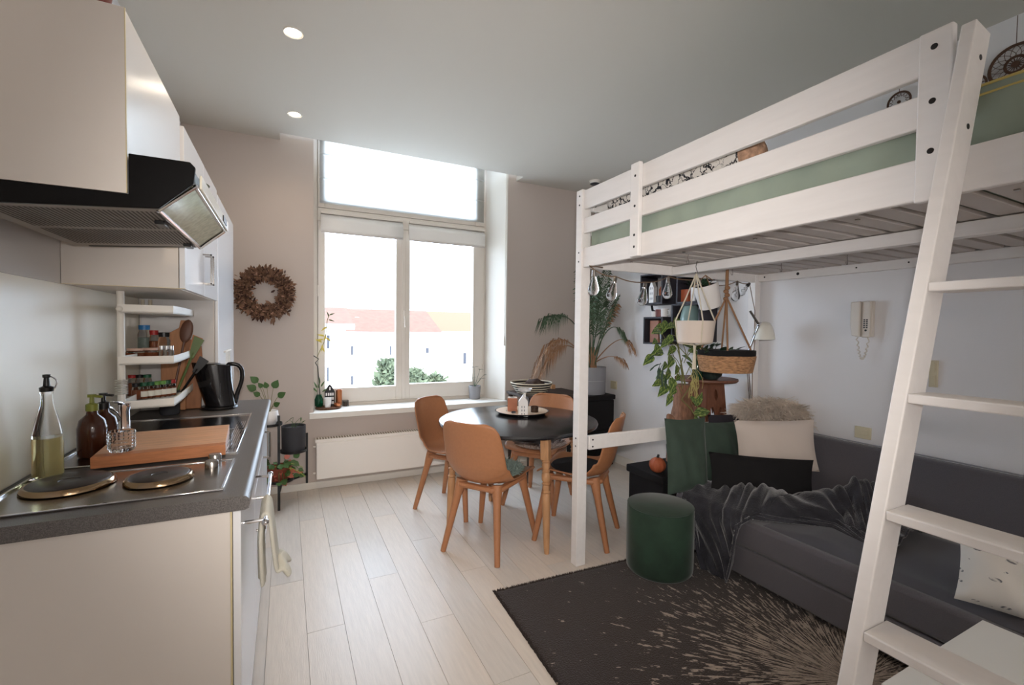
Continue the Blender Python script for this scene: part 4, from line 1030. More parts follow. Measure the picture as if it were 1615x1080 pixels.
def rf(u, v):
    x, y = rugp(1.62*u, 2.3*v); e = min(u, 1-u, v*1.4, (1-v)*1.4)
    return Vector((x+.002*math.sin(v*190), y+.002*math.sin(u*170), .0015+.011*min(1, e*60)))
g.grid(rf, NX, NY2); g.obj('pile', rm, r, smooth=80)
rnd = random.Random(4); g = G()
for i in range(5200):
    if rnd.random() < .55: u, v = rnd.random(), abs(rnd.gauss(0, .004))
    else: u, v = abs(rnd.gauss(0, .004)), rnd.random()*.7
    x, y = rugp(1.62*u, 2.3*v); h = rnd.uniform(.006, .014)
    d = Vector((rnd.uniform(-.006, .006), rnd.uniform(-.004, .008), h)); p = Vector((x, y, .002))
    g.add([p+Vector((-.0025, 0, 0)), p+Vector((.0025, 0, 0)), p+d], [(0, 1, 2)])
o = g.obj('edge_pile', rm, r, smooth=0); o['kind'] = 'stuff'

# ------------------------------------------------------------ sofa
SX0, SX1, SY0, SY1 = 2.174, 2.90, -.25, 2.065
r = thing('sofa', 'dark grey fabric sofa bed under the loft bed along the white wall', 'sofa', (2.6, .9, 0.013))
G().box(SX0+.006, 3.0, SY0, SY1-.005, .045, .198).obj('base_box', SOFA, r, bevel=.012, seg=3)
g = G()
for y in (SY0+.1, SY1-.1): g.box(SX0+.02, SX0+.07, y-.03, y+.03, .014, .045); g.box(2.9, 2.95, y-.03, y+.03, .002, .045)
g.obj('foot', BLACKP, r)
def seat(u, v): return 0
g = G().box(SX0, 3.0, SY0, SY1, .203, .350); sc = g.obj('seat_cushion', SOFA, r, bevel=.022, seg=4)
def bk(u, v):
    z = .352+(.715-.352)*v; return Vector((2.93+.03*(v**2)-.012*math.sin(PI*v), SY0+(SY1-SY0-.03)*u, z))
g = G(); g.prism([(2.90, .352), (3.012, .352), (3.012, .70), (2.985, .712), (2.955, .705), (2.93, .60)], 'y', SY0, SY1-.03); g.obj('backrest', SOFA, r, bevel=.01, seg=3)
G().tube([(2.99, SY0, .716), (2.99, SY1-.03, .716)], .004, 6).obj('seam_piping', GREYC, r)
# wrinkled loose cover over the near seat
r = thing('sofa_cover', 'smooth dark grey cover with soft folds on the near half of the sofa seat', 'cover', (2.55, .6, .352))
def cv(u, v):
    x = SX0+.03+(2.89-SX0-.03)*v; y = SY0+.02+(1.50-SY0-.02)*u
    e = min(u, 1-u, v, 1-v); k = min(1, e*9)
    f = .5*math.sin(u*16+v*5)+.35*math.sin(u*31-v*9+1)+.3*math.sin(v*12+u*4)
    return Vector((x, y, .352+k*(.006+.007*(f+.9))))
G().grid(cv, 90, 40).obj('cover', mat('cover_fabric', S(70, 69, 76), .85, sheen=.3, bump=.2, bs=600), r, smooth=80)

# throw
r = thing('plush_throw', 'charcoal plush throw crumpled over the sofa seat and hanging off its front edge', 'throw', (2.4, 1.6, .353))
def thr(u, v):
    # u: 0 at far (window) side .. 1 near; v: 0 front/hanging hem .. 1 back
    y = 1.99-.95*u
    hang = max(0.0, 1-(u-.40)/.06) if u > .40 else max(.25, min(1, u/.10))
    q_ = u*1.1+v*.55+.05*math.sin(u*13+v*4); fold = .55*math.sin(q_*34+2*math.sin(v*5))*(.6+.5*math.sin(u*21+1))+.4*math.sin(q_*61-v*5+2)+.25*math.sin(v*19+u*9)+.28*math.sin(q_*97+v*11+1)
    xf = SX0-.022
    if v < .4:
        t = v/.4
        if hang > .02:
            L = .345*hang; z = .362-L*(1-t); x = xf-.03*(1-t)**2-.016*fold*(1-t*.5)-.02
            y2 = 1.74+(y-1.74)*(.62+.38*t) if u < .46 else y
            ov = max(0, (t-.85)/.15); x += .03*ov; z += .02*ov
            return Vector((x, y2-.04*(1-t), z+.006*fold*t))
        rec = min(1, (u-.46)/.25); x = SX0+.05+.30*rec*(.6+.4*math.sin(u*3))*(1)-.03*(1-t)
        return Vector((x+t*.02, y, .366+.010*t+.012*t*(fold+.8)))
    t = (v-.4)/.6
    hang_ = 1 if u < .46 else 0
    xs = (SX0+.0) if hang_ else SX0+.07+.30*min(1, (u-.46)/.25)*(.6+.4*math.sin(u*3))
    x = xs+(2.84-xs)*t*(.55+.45*min(1, u*2.2))
    bump = .16*math.exp(-((u-.72)/.16)**2-((t-.85)/.35)**2)+.05*math.exp(-((u-.35)/.25)**2-((t-.4)/.3)**2)
    z = .374+.022*(fold+.9)*min(1, t*5+.25)+bump+.02*math.sin(PI*t)
    if t > .9: z -= (t-.9)*.5
    return Vector((x, y+.10*t*(u-.5), max(z, .364)))
G().grid(thr, 220, 120).obj('throw_cloth', THROW, r, smooth=80, solid=.010)

# ottoman
oc = Vector((1.888, 1.898, .0135))
r = thing('velvet_pouf', 'round dark green velvet pouf standing on the rug', 'pouf', oc)
ro = .181
def pf2(k):
    return [(0, 0), (ro-.012, 0), (ro-.002, .01), (ro, .03), (ro+.002, .2), (ro, .345), (ro-.006, .358), (ro-.022, .364), (0, .368)]
G().lathe(pf2(0), oc, 64).obj('velvet_body', GVEL, r, smooth=50)
G().lathe([(ro-.004, .358), (ro-.0005, .361), (ro-.008, .364)], oc, 64).obj('top_seam', GVEL, r)

# chest behind the sofa end
r = thing('black_chest', 'black lidded chest beyond the far end of the sofa', 'chest', (2.6, 2.3, 0))
G().box(2.20, 2.935, 2.19, 2.52, .001, .345).obj('chest_body', BLACKF, r, bevel=.006)
G().box(2.18, 2.945, 2.18, 2.53, .347, .398).obj('lid', BLACKF, r, bevel=.008, seg=3)
pk = P('z', .44, 1048, 735); pk = Vector((2.235, 2.28, .399))
r = thing('terracotta_gourd', 'small ribbed terracotta gourd pot on the black chest', 'pot', pk)
g = G(); n = 40; vs = []; fs = []
for j in range(13):
    ph = PI*j/12-PI/2
    for k in range(n):
        a = 2*PI*k/n; q = 1-.10*abs(math.cos(a*5)); rr = .056*math.cos(ph)*q
        vs.append(pk+Vector((rr*math.cos(a), rr*math.sin(a), .052+.052*math.sin(ph)*(1-.0*q))))
for j in range(12):
    for k in range(n): fs.append((j*n+k, j*n+(k+1) % n, (j+1)*n+(k+1) % n, (j+1)*n+k))
g.add(vs, fs).obj('gourd_body', TERRA, r, smooth=70)
G().cyl(pk+Vector((0, 0, .10)), pk+Vector((.008, 0, .122)), .010, .007, 10).obj('stem', BLACKP, r)

# pillows: (centre by pixel, plane y)
def lean(c, rz, rx, ry=0): return Matrix.Translation(c) @ Matrix.Rotation(rz, 4, 'Z') @ Matrix.Rotation(rx, 4, 'X') @ Matrix.Rotation(ry, 4, 'Y')
def pil(name, m, lab, px, py, y, w, h, t, rz, rx, ry=0, cat='pillow', **kw):
    c = P('y', y, px, py); r = thing(name, lab, cat, c)
    pillow('cover', m, r, w, h, t, lean(c, rz, rx, ry), world=True, **kw); return r
pil('velvet_pillow', GPIL, 'green velvet pillow at the far left end of the sofa', 1083, 718, 2.00, .28, .46, .10, -.25, -.12, 0)
pil('velvet_pillow', GPIL, 'green velvet pillow tucked behind the beige and black ones', 1140, 712, 2.03, .36, .40, .10, -.1, -.1, .02)
pil('linen_pillow', BEIGE, 'beige linen pillow on the sofa', 1223, 702, 1.77, .45, .31, .10, -.72, -.16, -.07)
pil('long_black_pillow', BLACKF, 'long black pillow lying in front of the beige one', 1200, 757, 1.72, .58, .28, .09, -.62, -.22, .03)
pil('faux_fur_cushion', FURD, 'dark faux fur cushion standing behind the green and beige pillows', 1157, 693, 2.07, .44, .36, .07, -.1, -.05)
c = P('y', 1.93, 1221, 655)
r = thing('sheepskin_cushion', 'curly grey brown sheepskin cushion lying over the sofa corner by the wall', 'cushion', c)
M3 = lean(c, -.73, 0, .05)
RX, RY, RZ = .225, .06, .085
G().ell((0, 0, 0), (RX, RY, RZ), 28, 14, M=None).obj('core', FUR, r).matrix_local = M3
def ffn(rn):
    z = rn.uniform(-1, 1); a = rn.uniform(0, 2*PI); q = math.sqrt(1-z*z)
    nrm = Vector((q*math.cos(a), q*math.sin(a), z)); p = M3 @ Vector((nrm.x*RX, nrm.y*RY, nrm.z*RZ)); return p, M3.to_3x3() @ nrm
o = tufts(ffn, 8500, .034, .0055, 11, curl=1.5, nseg=4).obj('fleece', FUR, r); o['kind'] = 'stuff'
bpy.data.objects['core'].matrix_parent_inverse = Matrix(); bpy.data.objects['core'].matrix_local = Matrix.Translation(-c) @ M3
# patterned cushion at right
cp = P('y', .61, 1612, 918)
prm = mat('botanical_print', S(214, 210, 204), .9); n = prm.node_tree.nodes; l = prm.node_tree.links
co = n.new('ShaderNodeTexCoord'); mp = n.new('ShaderNodeMapping'); mp.inputs['Scale'].default_value = (10, 10, 26); mp.inputs['Rotation'].default_value = (0, .7, .3); l.new(co.outputs['Object'], mp.inputs[0])
t = n.new('ShaderNodeTexVoronoi'); t.inputs['Scale'].default_value = 1.6; t.inputs['Randomness'].default_value = .9; l.new(mp.outputs[0], t.inputs['Vector'])
wv = n.new('ShaderNodeTexWave'); wv.inputs['Scale'].default_value = 40; wv.inputs['Distortion'].default_value = 3; l.new(co.outputs['Object'], wv.inputs['Vector'])
lt = n.new('ShaderNodeMath'); lt.operation = 'LESS_THAN'; lt.inputs[1].default_value = .27; l.new(t.outputs['Distance'], lt.inputs[0])
ml = n.new('ShaderNodeMath'); ml.operation = 'MULTIPLY'; l.new(lt.outputs[0], ml.inputs[0]); l.new(wv.outputs['Fac'], ml.inputs[1])
mx = n.new('ShaderNodeMix'); mx.data_type = 'RGBA'; mx.inputs[6].default_value = S(214, 210, 204); mx.inputs[7].default_value = S(96, 98, 104); l.new(ml.outputs[0], mx.inputs[0]); l.new(mx.outputs[2], n['Principled BSDF'].inputs['Base Color'])
r = thing('printed_cushion', 'white cushion with grey botanical print on the near part of the sofa', 'pillow', cp)
pillow('cover', prm, r, .34, .25, .13, lean(cp, -1.0, -.4, .12), world=True)

# coffee table
r = thing('coffee_table', 'low white square coffee table at the lower right corner', 'table', (1.68, .27, 0))
g = G().box(1.372, 1.972, -.02, .60, .428, .45); g.obj('tabletop', mat('white_foil', S(222, 220, 214), .3), r, bevel=.002)
for x in (1.385, 1.925):
    for y in (-.01, .555): G().box(x, x+.035, y, y+.035, .0135, .427).obj('leg', MATS['white_foil'], r, bevel=.002)
g = G().box(1.39, 1.955, 0, .585, .15, .166); g.obj('shelf', MATS['white_foil'], r, bevel=.002)
# ------------------------------------------------------------ plant stand
pa = P('z', 0, 440, 805); pb = P('z', 0, 484, 772); pa.z = pb.z = 0
pc = Vector((-.20, 3.98, 0)); ctr = (pa+pb+pc)/3
r = thing('plant_stand', 'black metal three tier plant stand in the corner between counter and heater', 'plant stand', ctr)
for p, zt in ((pa, .70), (pb, .475), (pc, .60)): G().box(p.x-.009, p.x+.009, p.y-.009, p.y+.009, 0.001, zt).obj('leg', BLACKM, r)
g = G()
for p in (pa, pb, pc): g.bar(p+Vector((0, 0, .135)), ctr+Vector((0, 0, .135)), .016, .016)
g.obj('cross_brace', BLACKM, r)
def tier(c, z, rad, lab=None):
    o = G().lathe([(0, z), (rad, z), (rad, z+.018), (rad-.004, z+.018), (rad-.004, z+.006), (0, z+.006)], (c.x, c.y, 0), 32).obj('tray_tier', BLACKM, r)
t1 = P('z', .655, 428, 668); t1 = Vector((-.115, 3.80, 0)); t2 = Vector((.065, 3.94, 0)); t3 = Vector((-.045, 3.84, 0))
tA = P('y', 3.76, 425, 668); zA = tA.z-.012; tA.z = 0; tier(tA, zA, .085)
y2 = 3.93; c2 = P('y', y2, 463, 708); c2 = Vector((c2.x, y2, 0)); zb2 = P('y', y2, 463, 710).z; tier(c2, zb2-.008, .095)
y3 = 3.75; c3 = P('y', y3, 440, 757); c3 = Vector((c3.x, y3, 0)); zb3 = P('y', y3, 440, 756).z; tier(c3, zb3-.008, .10)
def potted(name, lab, c, z0, h, rb, rt, m, cat='potted plant', prof=None):
    r = thing(name, lab, cat, (c[0], c[1], z0))
    pr = prof or [(0, 0), (rb, 0), (rb+.002, .004), (rt, h), (rt-.007, h), (rt-.009, h-.02)]
    G().lathe(pr, (c[0], c[1], z0), 32).obj('pot', m, r)
    G().lathe([(0, h-.022), (rt-.008, h-.022)], (c[0], c[1], z0), 24).obj('soil', SOIL, r)
    return r
LM = leaf_mesh('leaf_broad', LEAF, .75, .1, .08); LN = leaf_mesh('leaf_narrow', LEAF, .22, .35, .1); LDK = leaf_mesh('leaf_dark', LEAFD, .42, .15, .12)
LYL = leaf_mesh('leaf_yellowing', LEAFY, .25, .3, .1)
VAR = mat('variegated_leaf', S(92, 120, 48), .4); n = VAR.node_tree.nodes; l = VAR.node_tree.links
t = n.new('ShaderNodeTexNoise'); t.inputs['Scale'].default_value = 5; t.inputs['Detail'].default_value = 4; co = n.new('ShaderNodeTexCoord'); mp = n.new('ShaderNodeMapping'); mp.inputs['Scale'].default_value = (.8, 3, 1); l.new(co.outputs['Object'], mp.inputs[0]); l.new(mp.outputs[0], t.inputs['Vector'])
rp = n.new('ShaderNodeValToRGB'); e = rp.color_ramp.elements; e[0].position = .46; e[0].color = S(58, 86, 42); e[1].position = .66; e[1].color = S(158, 172, 96); l.new(t.outputs['Fac'], rp.inputs[0]); l.new(rp.outputs[0], n['Principled BSDF'].inputs['Base Color'])
LVAR = leaf_mesh('leaf_variegated', VAR, .50, .3, .12, 7)
def stalk(r, p0, p1, bulge=(0, 0, 0), rad=.0025, m=STEM, n=8, name='stem'):
    p0, p1 = Vector(p0), Vector(p1); mid = (p0+p1)/2+Vector(bulge); pts = bez(p0, mid, p1, n)
    G().tube(pts, [rad*(1-.5*i/n) for i in range(n+1)], 6).obj(name, m, r); return pts
# 1 white pot with rubber-like plant on the top tier
r = potted('rubber_plant', 'round leaved plant in a white pot on the top tier of the black stand', tA, zA+.008, .10, .045, .062, WHITEC, prof=[(0, 0), (.04, 0), (.058, .03), (.062, .06), (.055, .10), (.048, .10), (.046, .08)])
b0 = Vector((tA.x, tA.y, zA+.09))
for (px, py, s) in ((407, 603, .052), (404, 615, .055), (421, 612, .04), (431, 612, .055), (438, 626, .05), (414, 611, .035), (432, 640, .04), (410, 624, .04)):
    tip = P('y', 3.72, px, py); base = b0.lerp(tip, .55); base.z = max(base.z, .76)
    stalk(r, b0, tip, (0, 0, .02)); d = (tip-b0); d.z *= .25; d = d.normalized()+Vector((0, -.5, .1))
    put('leaf', LM, r, tip, (d.x, d.y*.3, d.z), s*1.3, up=(0, -1, .25))
# 2 grey pot with sprout
h2 = P('y', y2-.08, 463, 674).z-zb2
r = potted('sprouting_plant', 'thin green sprouts in a dark grey cylinder pot on the right tier', c2, zb2+.000, h2, .082, .088, DGREYC)
b0 = Vector((c2.x, c2.y, zb2+h2-.02))
for (px, py) in ((457, 663), (463, 658), (475, 658), (482, 663)):
    tip = P('y', y2, px, py); stalk(r, b0+Vector((random.uniform(-.02, .02), 0, 0)), tip, (0, 0, .02), .002, LEAF)
    put('leaf', LN, r, tip, (random.uniform(-1, 1), -.3, -.1), .045)
# 3 terracotta pot with trailing succulent
h3 = .10
r = potted('trailing_succulent', 'red and green trailing plant in a terracotta bowl on the low tier', c3, zb3, h3, .06, .09, mat('dark_terracotta', S(120, 58, 40), .7))
rnd = random.Random(9)
RL = leaf_mesh('leaf_reddish', mat('reddish_leaf', S(172, 92, 74), .5), .7, .2, .1)
for i in range(64):
    a = rnd.uniform(PI*.75, 2.25*PI); rr = rnd.uniform(.03, .13); p0 = Vector((c3.x+.05*math.cos(a), c3.y+.05*math.sin(a), zb3+h3-.01))
    p1 = Vector((c3.x+rr*math.cos(a)*1.15, c3.y+rr*math.sin(a), zb3+h3+rnd.uniform(-.10, .05)))
    if i % 2: stalk(r, p0, p1, (0, 0, .05), .003, LEAF)
    put('leaf', RL if i % 3 == 0 else LM, r, p1, (math.cos(a), math.sin(a), rnd.uniform(-.6, .4)), rnd.uniform(.04, .065), up=(0, -1, .6))
for (px, py) in ((478, 737), (463, 745), (424, 750), (482, 752)):
    tip = P('y', y3-.05, px, py); stalk(r, Vector((c3.x, c3.y-.03, zb3+h3)), tip, (0, -.02, .06), .004, MATS['yel_green'] if 'yel_green' in MATS else mat('yel_green', S(150, 160, 70), .5))

# ------------------------------------------------------------ wreath
wc = P('y', 4.06, 418, 463); RW = .152
r = thing('dried_wreath', 'wreath of dried flowers hanging on the taupe wall left of the window', 'wreath', (wc.x, 4.09, wc.z))
G().tube([wc+Vector((RW*math.cos(t), 0, RW*math.sin(t))) for t in [2*PI*k/40 for k in range(40)]], .024, 10, closed=True).obj('straw_ring', mat('straw', S(96, 70, 54), .9, nz=.3, ns=40), r)
rnd = random.Random(21)
for nm, m_, cnt, ln in (('dried_twigs', WREATHM, 1500, .055), ('dried_petals', WREATHP, 500, .035), ('dried_seedheads', mat('dark_seed', S(72, 48, 42), .9), 700, .045)):
    g = G()
    for _ in range(cnt):
        t = rnd.uniform(0, 2*PI); q = RW+rnd.gauss(0, .020); p = wc+Vector((q*math.cos(t), rnd.uniform(-.03, .01), q*math.sin(t)))
        out = Vector((math.cos(t), 0, math.sin(t)))*(1 if q > RW-.006 else -.6)+Vector((rnd.uniform(-.8, .8), rnd.uniform(-1.1, .1), rnd.uniform(-.8, .8)))
        out.normalize(); L = ln*rnd.uniform(.4, 1.0); s = out.orthogonal().normalized()*L*rnd.uniform(.10, .2)
        g.add([p-s, p+s, p+out*L*.6+s*1.6, p+out*L, p+out*L*.6-s*1.6], [(0, 1, 2, 3, 4)])
    o = g.obj(nm, m_, r, smooth=0); o['kind'] = 'stuff'

# ------------------------------------------------------------ window sill things
SILL = .6405
def onsill(px, py): p = P('z', SILL, px, py); p.z = SILL; return p
a = onsill(518, 644)
r = thing('wood_slice', 'round bark edged wood slice on the left end of the window sill', 'tray', a)
G().lathe([(0, 0), (.098, 0), (.104, .008), (.100, .016), (0, .016)], a, 40, sy=.85).obj('slice', mat('wood_slice_face', S(176, 132, 96), .6, nz=.15, ns=20), r)
G().lathe([(.099, .0), (.107, .008), (.100, .017)], a, 40, sy=.85).obj('bark', mat('bark_edge', S(92, 62, 44), .9, nz=.4, ns=60), r)
TZ2 = SILL+.0175
def up(px, py, y): p = P('y', y, px, py); return p
v = Vector((up(503, 630, a.y+.03).x, a.y+.03, TZ2))
r = thing('bamboo_vase', 'green glass vase holding a twisted lucky bamboo stem', 'vase', v)
hv = up(505, 622, v.y).z-TZ2
G().lathe([(0, 0), (.026, 0), (.034, .01), (.036, hv*.6), (.022, hv*.9), (.022, hv)], v, 24).obj('glass_body', GREENGL, r)
pts = [v+Vector((0, 0, .02))]+[up(px, py, v.y) for px, py in ((504.5, 622), (503, 600), (501, 578), (497.5, 572), (502.5, 566), (494, 560.5), (498, 563))]
G().tube(pts[:7], .0042, 7).obj('dark_stem', mat('bamboo_dark', S(54, 50, 44), .5), r, smooth=70)
p2 = [up(px, py, v.y) for px, py in ((500, 563), (505, 552), (511, 540), (515, 520), (516, 505), (519, 497))]
G().tube(p2, .003, 6).obj('thin_stem', STEM, r)
for (px, py, dx, dz, m_) in ((519, 497, .6, .3, LN), (519, 500, -.3, .9, LN), (518, 504, 1, -.2, LN), (512, 530, -1, .3, LYL), (510, 535, -1, -.1, LYL), (513, 532, .8, -.5, LYL), (508, 540, -.9, .6, LYL), (511, 538, .3, 1, LYL), (507, 546, .5, -.9, LYL), (516, 515, -.6, -.4, LYL), (509, 543, -.2, -1, LYL)):
    put('leaf', m_, r, up(px, py, v.y), (dx, -.3, dz), .062 if m_ is LYL else .05, up=(0, -1, .3))
for (px, py, dx, dz) in ((500, 606, -.4, 1), (502, 606, .2, 1), (506, 604, .5, .9), (498, 610, -.7, .8), (508, 612, .8, .6), (504, 600, 0, 1), (500, 612, -.5, .7)):
    put('leaf', LN, r, up(px, py+6, v.y), (dx, -.2, dz), .06, up=(0, -1, .3))
c = onsill(517, 643); c.y = a.y-.035; c.x = up(517, 641, c.y).x; c.z = TZ2
hp_ = up(517, 627, c.y).z-TZ2
o = G().lathe([(0, 0), (.022, 0), (.031, hp_), (.027, hp_), (.02, .006), (0, .006)], c, 28).obj('white_cup', WHITEC); tag(o, 'small white tapered cup in front of the black house lantern', 'cup')
c = Vector((up(520, 625, a.y+.05).x, a.y+.05, TZ2)); hh = up(520, 606, c.y).z-TZ2; hw = (up(528, 610, c.y).x-up(512.5, 610, c.y).x)/2
r = thing('black_house_lantern', 'black house shaped lantern with white windows on the window sill', 'lantern', c)
G().prism([(c.x-hw, c.z), (c.x+hw, c.z), (c.x+hw, c.z+hh*.66), (c.x+hw*.35, c.z+hh*.93), (c.x, c.z+hh), (c.x-hw*.35, c.z+hh*.93), (c.x-hw, c.z+hh*.66)], 'y', c.y-.018, c.y+.018).obj('house_body', BLACKM, r, smooth=0)
for j in range(3):
    for k in range(4): 
        x0 = c.x-hw*.85+k*hw*.44
        G().box(x0, x0+hw*.3, c.y-.0195, c.y-.017, c.z+hh*(.08+.2*j), c.z+hh*(.21+.2*j)).obj('window', WHITEC, r, smooth=0)
G().box(c.x-hw*.14, c.x+hw*.14, c.y-.0195, c.y-.017, c.z+hh*.74, c.z+hh*.88).obj('window', WHITEC, r, smooth=0)
for (px, top, dy, rad, lab) in ((534.5, 614.5, .06, .026, 'taller copper tealight cylinder behind the copper bowl'),):
    c = Vector((up(px, 630, a.y+dy).x, a.y+dy, TZ2)); h = up(px, top, c.y).z-TZ2
    o = G().lathe([(0, 0), (rad, 0), (rad, h), (rad-.003, h), (rad-.003, .004), (0, .004)], c, 28).obj('copper_cylinder', COPPER); tag(o, lab, 'candle holder')
c = Vector((up(532, 636, a.y-.02).x, a.y-.02, TZ2)); o = G().lathe([(0, 0), (.024, 0), (.030, .008), (.029, .03), (.026, .03), (.026, .006), (0, .006)], c, 28).obj('copper_bowl', COPPER); tag(o, 'low copper bowl on the wood slice', 'candle holder')
c = onsill(544, 640); c.y += .0; c.x = up(545, 636, c.y).x
r = thing('wire_candle_holder', 'dark square wire mesh candle holder right of the wood slice', 'candle holder', c)
g = G(); s_ = .022
for k in range(6):
    t_ = -s_+2*s_*k/5
    for (x0, y0) in ((t_, -s_), (t_, s_)): g.bar(c+Vector((x0, y0, 0)), c+Vector((x0, y0, .05)), .0016, .0016)
    for (x0, y0) in ((-s_, t_), (s_, t_)): g.bar(c+Vector((x0, y0, 0)), c+Vector((x0, y0, .05)), .0016, .0016)
for z in (.001, .012, .025, .038, .05):
    q = [c+Vector((x, y, z)) for x, y in ((-s_, -s_), (s_, -s_), (s_, s_), (-s_, s_))]
    for i in range(4): g.bar(q[i], q[(i+1) % 4], .002, .002)
g.obj('mesh_cage', BLACKM, r, smooth=0)
G().lathe([(0, .001), (.017, .001), (.017, .035), (0, .035)], c, 20).obj('glass_insert', mat('smoky_insert', S(110, 96, 84), .2), r)
# grey pot right
c = onsill(750, 627); c.y = min(c.y, 4.30); c.x = up(750, 620, c.y).x-.01; hc = up(750, 609, c.y-.05).z-SILL
r = potted('sill_plant', 'small upright plant in a grey cylinder pot at the right end of the window sill', c, SILL, hc, .052, .062, GREYC)
b0 = c+Vector((0, 0, hc-.015))
for i, (px, py) in enumerate(((741, 580), (748, 579), (757, 583), (745, 596), (759, 597), (762, 592))):
    tip = up(px, py, c.y-.01); pts = stalk(r, b0, tip, (0, 0, .01), .0025, PALMG)
    for k in range(3 if i < 3 else 2): put('leaf', LDK, r, tip, (math.cos(k*2.2+i), -.4, .25), .045)

# ------------------------------------------------------------ basket stand in the far corner
c = P('y', 3.62, 838, 622); 
r = thing('woven_bowl', 'black and cream striped woven bowl on the side table behind the dining table', 'basket', (c.x, 3.62, c.z))
zt = P('y', 3.62-.10, 838, 606).z; zb_ = zt-.10; rad = (P('y', 3.62, 872, 610).x-P('y', 3.62, 811, 610).x)/2*.93
cb = Vector((c.x, 3.62, zb_))
nring = 11
for k in range(nring):
    t = k/(nring-1); rr = rad*(.55+.45*t**.7); z = zb_+.1*t**1.2+.005
    G().tube([Vector((cb.x+rr*math.cos(a), cb.y+rr*math.sin(a), z)) for a in [2*PI*q/36 for q in range(36)]], .0058, 6, closed=True).obj('coil', BLACKF if k % 2 else COTTON, r)
G().lathe([(0, .004), (rad*.55, .004)], cb, 30).obj('bottom', COTTON, r)
r = thing('side_table', 'dark low side table with a wooden back post behind the dining table', 'side table', (cb.x+.15, 3.66, 0))
g = G().box(cb.x-.12, cb.x+.50, 3.45, 3.90, zb_-.025, zb_-.002); g.obj('top', mat('dark_table_top', S(64, 52, 46), .6), r, bevel=.003)
for x in (cb.x-.09, cb.x+.46):
    for y in (3.48, 3.86): G().box(x-.015, x+.015, y-.015, y+.015, .0005, zb_-.025).obj('leg', MATS['dark_table_top'], r)
k0 = P('y', 3.86, 866, 624); k1 = P('y', 3.86, 877, 606)
o = G().box((k0.x+P('y', 3.86, 877, 620).x)/2-.02, (k0.x+P('y', 3.86, 877, 620).x)/2+.02, 3.84, 3.88, zb_-.002, k1.z).obj('wooden_block', WOODL, bevel=.004); tag(o, 'upright light wooden block behind the striped bowl', 'block')
o = G().ell((cb.x+.03, cb.y, zb_+.085), (rad*.5, rad*.4, .05), 18, 10, fn=lambda v: v*(1+.12*math.sin(v.x*60)*math.cos(v.y*70))).obj('dried_gourd', mat('dried_gourd_brown', S(66, 50, 44), .8, nz=.3, ns=30)); tag(o, 'dark dried gourd in the striped woven bowl', 'gourd')
# palm
pcx = P('y', 3.78, 930, 600); PCT = Vector((2.775, 3.78, 0)); zpot0, zpot1 = .712, P('y', 3.65, 930, 580).z
r = thing('storage_box', 'upper of two stacked black fabric boxes carrying the palm', 'box', (PCT.x, PCT.y, .38), group='stacked black boxes in the corner')
G().box(PCT.x-.17, PCT.x+.17, PCT.y-.17, PCT.y+.17, .362, .660).obj('box_body', BLACKF, r, bevel=.01)
G().box(PCT.x-.18, PCT.x+.18, PCT.y-.18, PCT.y+.18, .662, .710).obj('lid', BLACKF, r, bevel=.01)
r = thing('storage_box', 'lower of two stacked black fabric boxes in the far right corner', 'box', (PCT.x, PCT.y, .0), group='stacked black boxes in the corner')
G().box(PCT.x-.17, PCT.x+.17, PCT.y-.17, PCT.y+.17, .001, .31).obj('box_body', BLACKF, r, bevel=.01)
G().box(PCT.x-.18, PCT.x+.18, PCT.y-.18, PCT.y+.18, .312, .360).obj('lid', BLACKF, r, bevel=.01)
hpot = zpot1-.712
palm = potted('potted_palm', 'large partly dried palm in a two tone grey pot in the far right corner', PCT, .712, hpot, .145, .152, GREYC)
G().lathe([(.1462, .0), (.1490, hpot*.48), (.1500, hpot*.5)], (PCT.x, PCT.y, .7125), 32).obj('pale_base_band', mat('pale_pot_band', S(192, 190, 192), .6), palm)
b0 = Vector((PCT.x, PCT.y, .712+hpot-.02))
def frond(tip, mid, m_, nleaf=26, ll=.16, seed=0, start=.35, droop=.4, wr=.007):
    rn = random.Random(seed); pts = bez(b0+Vector((rn.uniform(-.04, .04), rn.uniform(-.04, .04), 0)), mid, tip, 24)
    g = G(); g.tube(pts, [.007*(1-.8*i/24) for i in range(25)], 6)
    for i in range(nleaf):
        t = start+(1-start)*i/(nleaf-1); k = t*24; j = min(23, int(k)); p = pts[j].lerp(pts[j+1], k-j); d = (pts[j+1]-pts[j]).normalized()
        side = d.cross(Vector((0, 0, 1)));
        if side.length < .2: side = Vector((1, 0, 0))
        side.normalize(); L = ll*(.55+.6*math.sin(PI*min(1, (t-start)/(1-start)*.85+.12)))*rn.uniform(.8, 1.1)
        for s in (-1, 1):
            dr = (d*.75+side*s*.75+Vector((0, 0, rn.uniform(-.1, .25)))).normalized()
            e = p+dr*L*.6; f = p+dr*L-Vector((0, 0, droop*L)); w = d*wr+Vector((0, 0, wr*.4))
            g.add([p-w*.3, p+w*.3, e+w, f, e-w], [(0, 1, 2, 3, 4)])
    return g.obj('frond', m_, palm, smooth=0)
yy = 3.72
UPT = [((940, 440), (936, 520), PALMG, .55), ((958, 425), (944, 520), PALMG, .5), ((926, 450), (930, 520), PALMG, .5), ((966, 470), (945, 540), PALMG, .45), ((915, 430), (926, 500), PALMG, .5), ((950, 455), (940, 520), PALMG, .4), ((972, 478), (950, 530), PALMDRY, .6)]
for i, (tp_, md, m_, st_) in enumerate(UPT): frond(up(*tp_, yy-.1*(i % 3)), up(*md, yy-.05*(i % 2)), m_, 24, .13, i, st_)
frond(up(856, 506, 3.60), up(912, 470, 3.68), PALMG, 20, .13, 31, .62, 1.2)
frond(up(838, 600, 3.72), up(878, 480, 3.66), PALMDRY, 30, .13, 32, .35, 1.0)
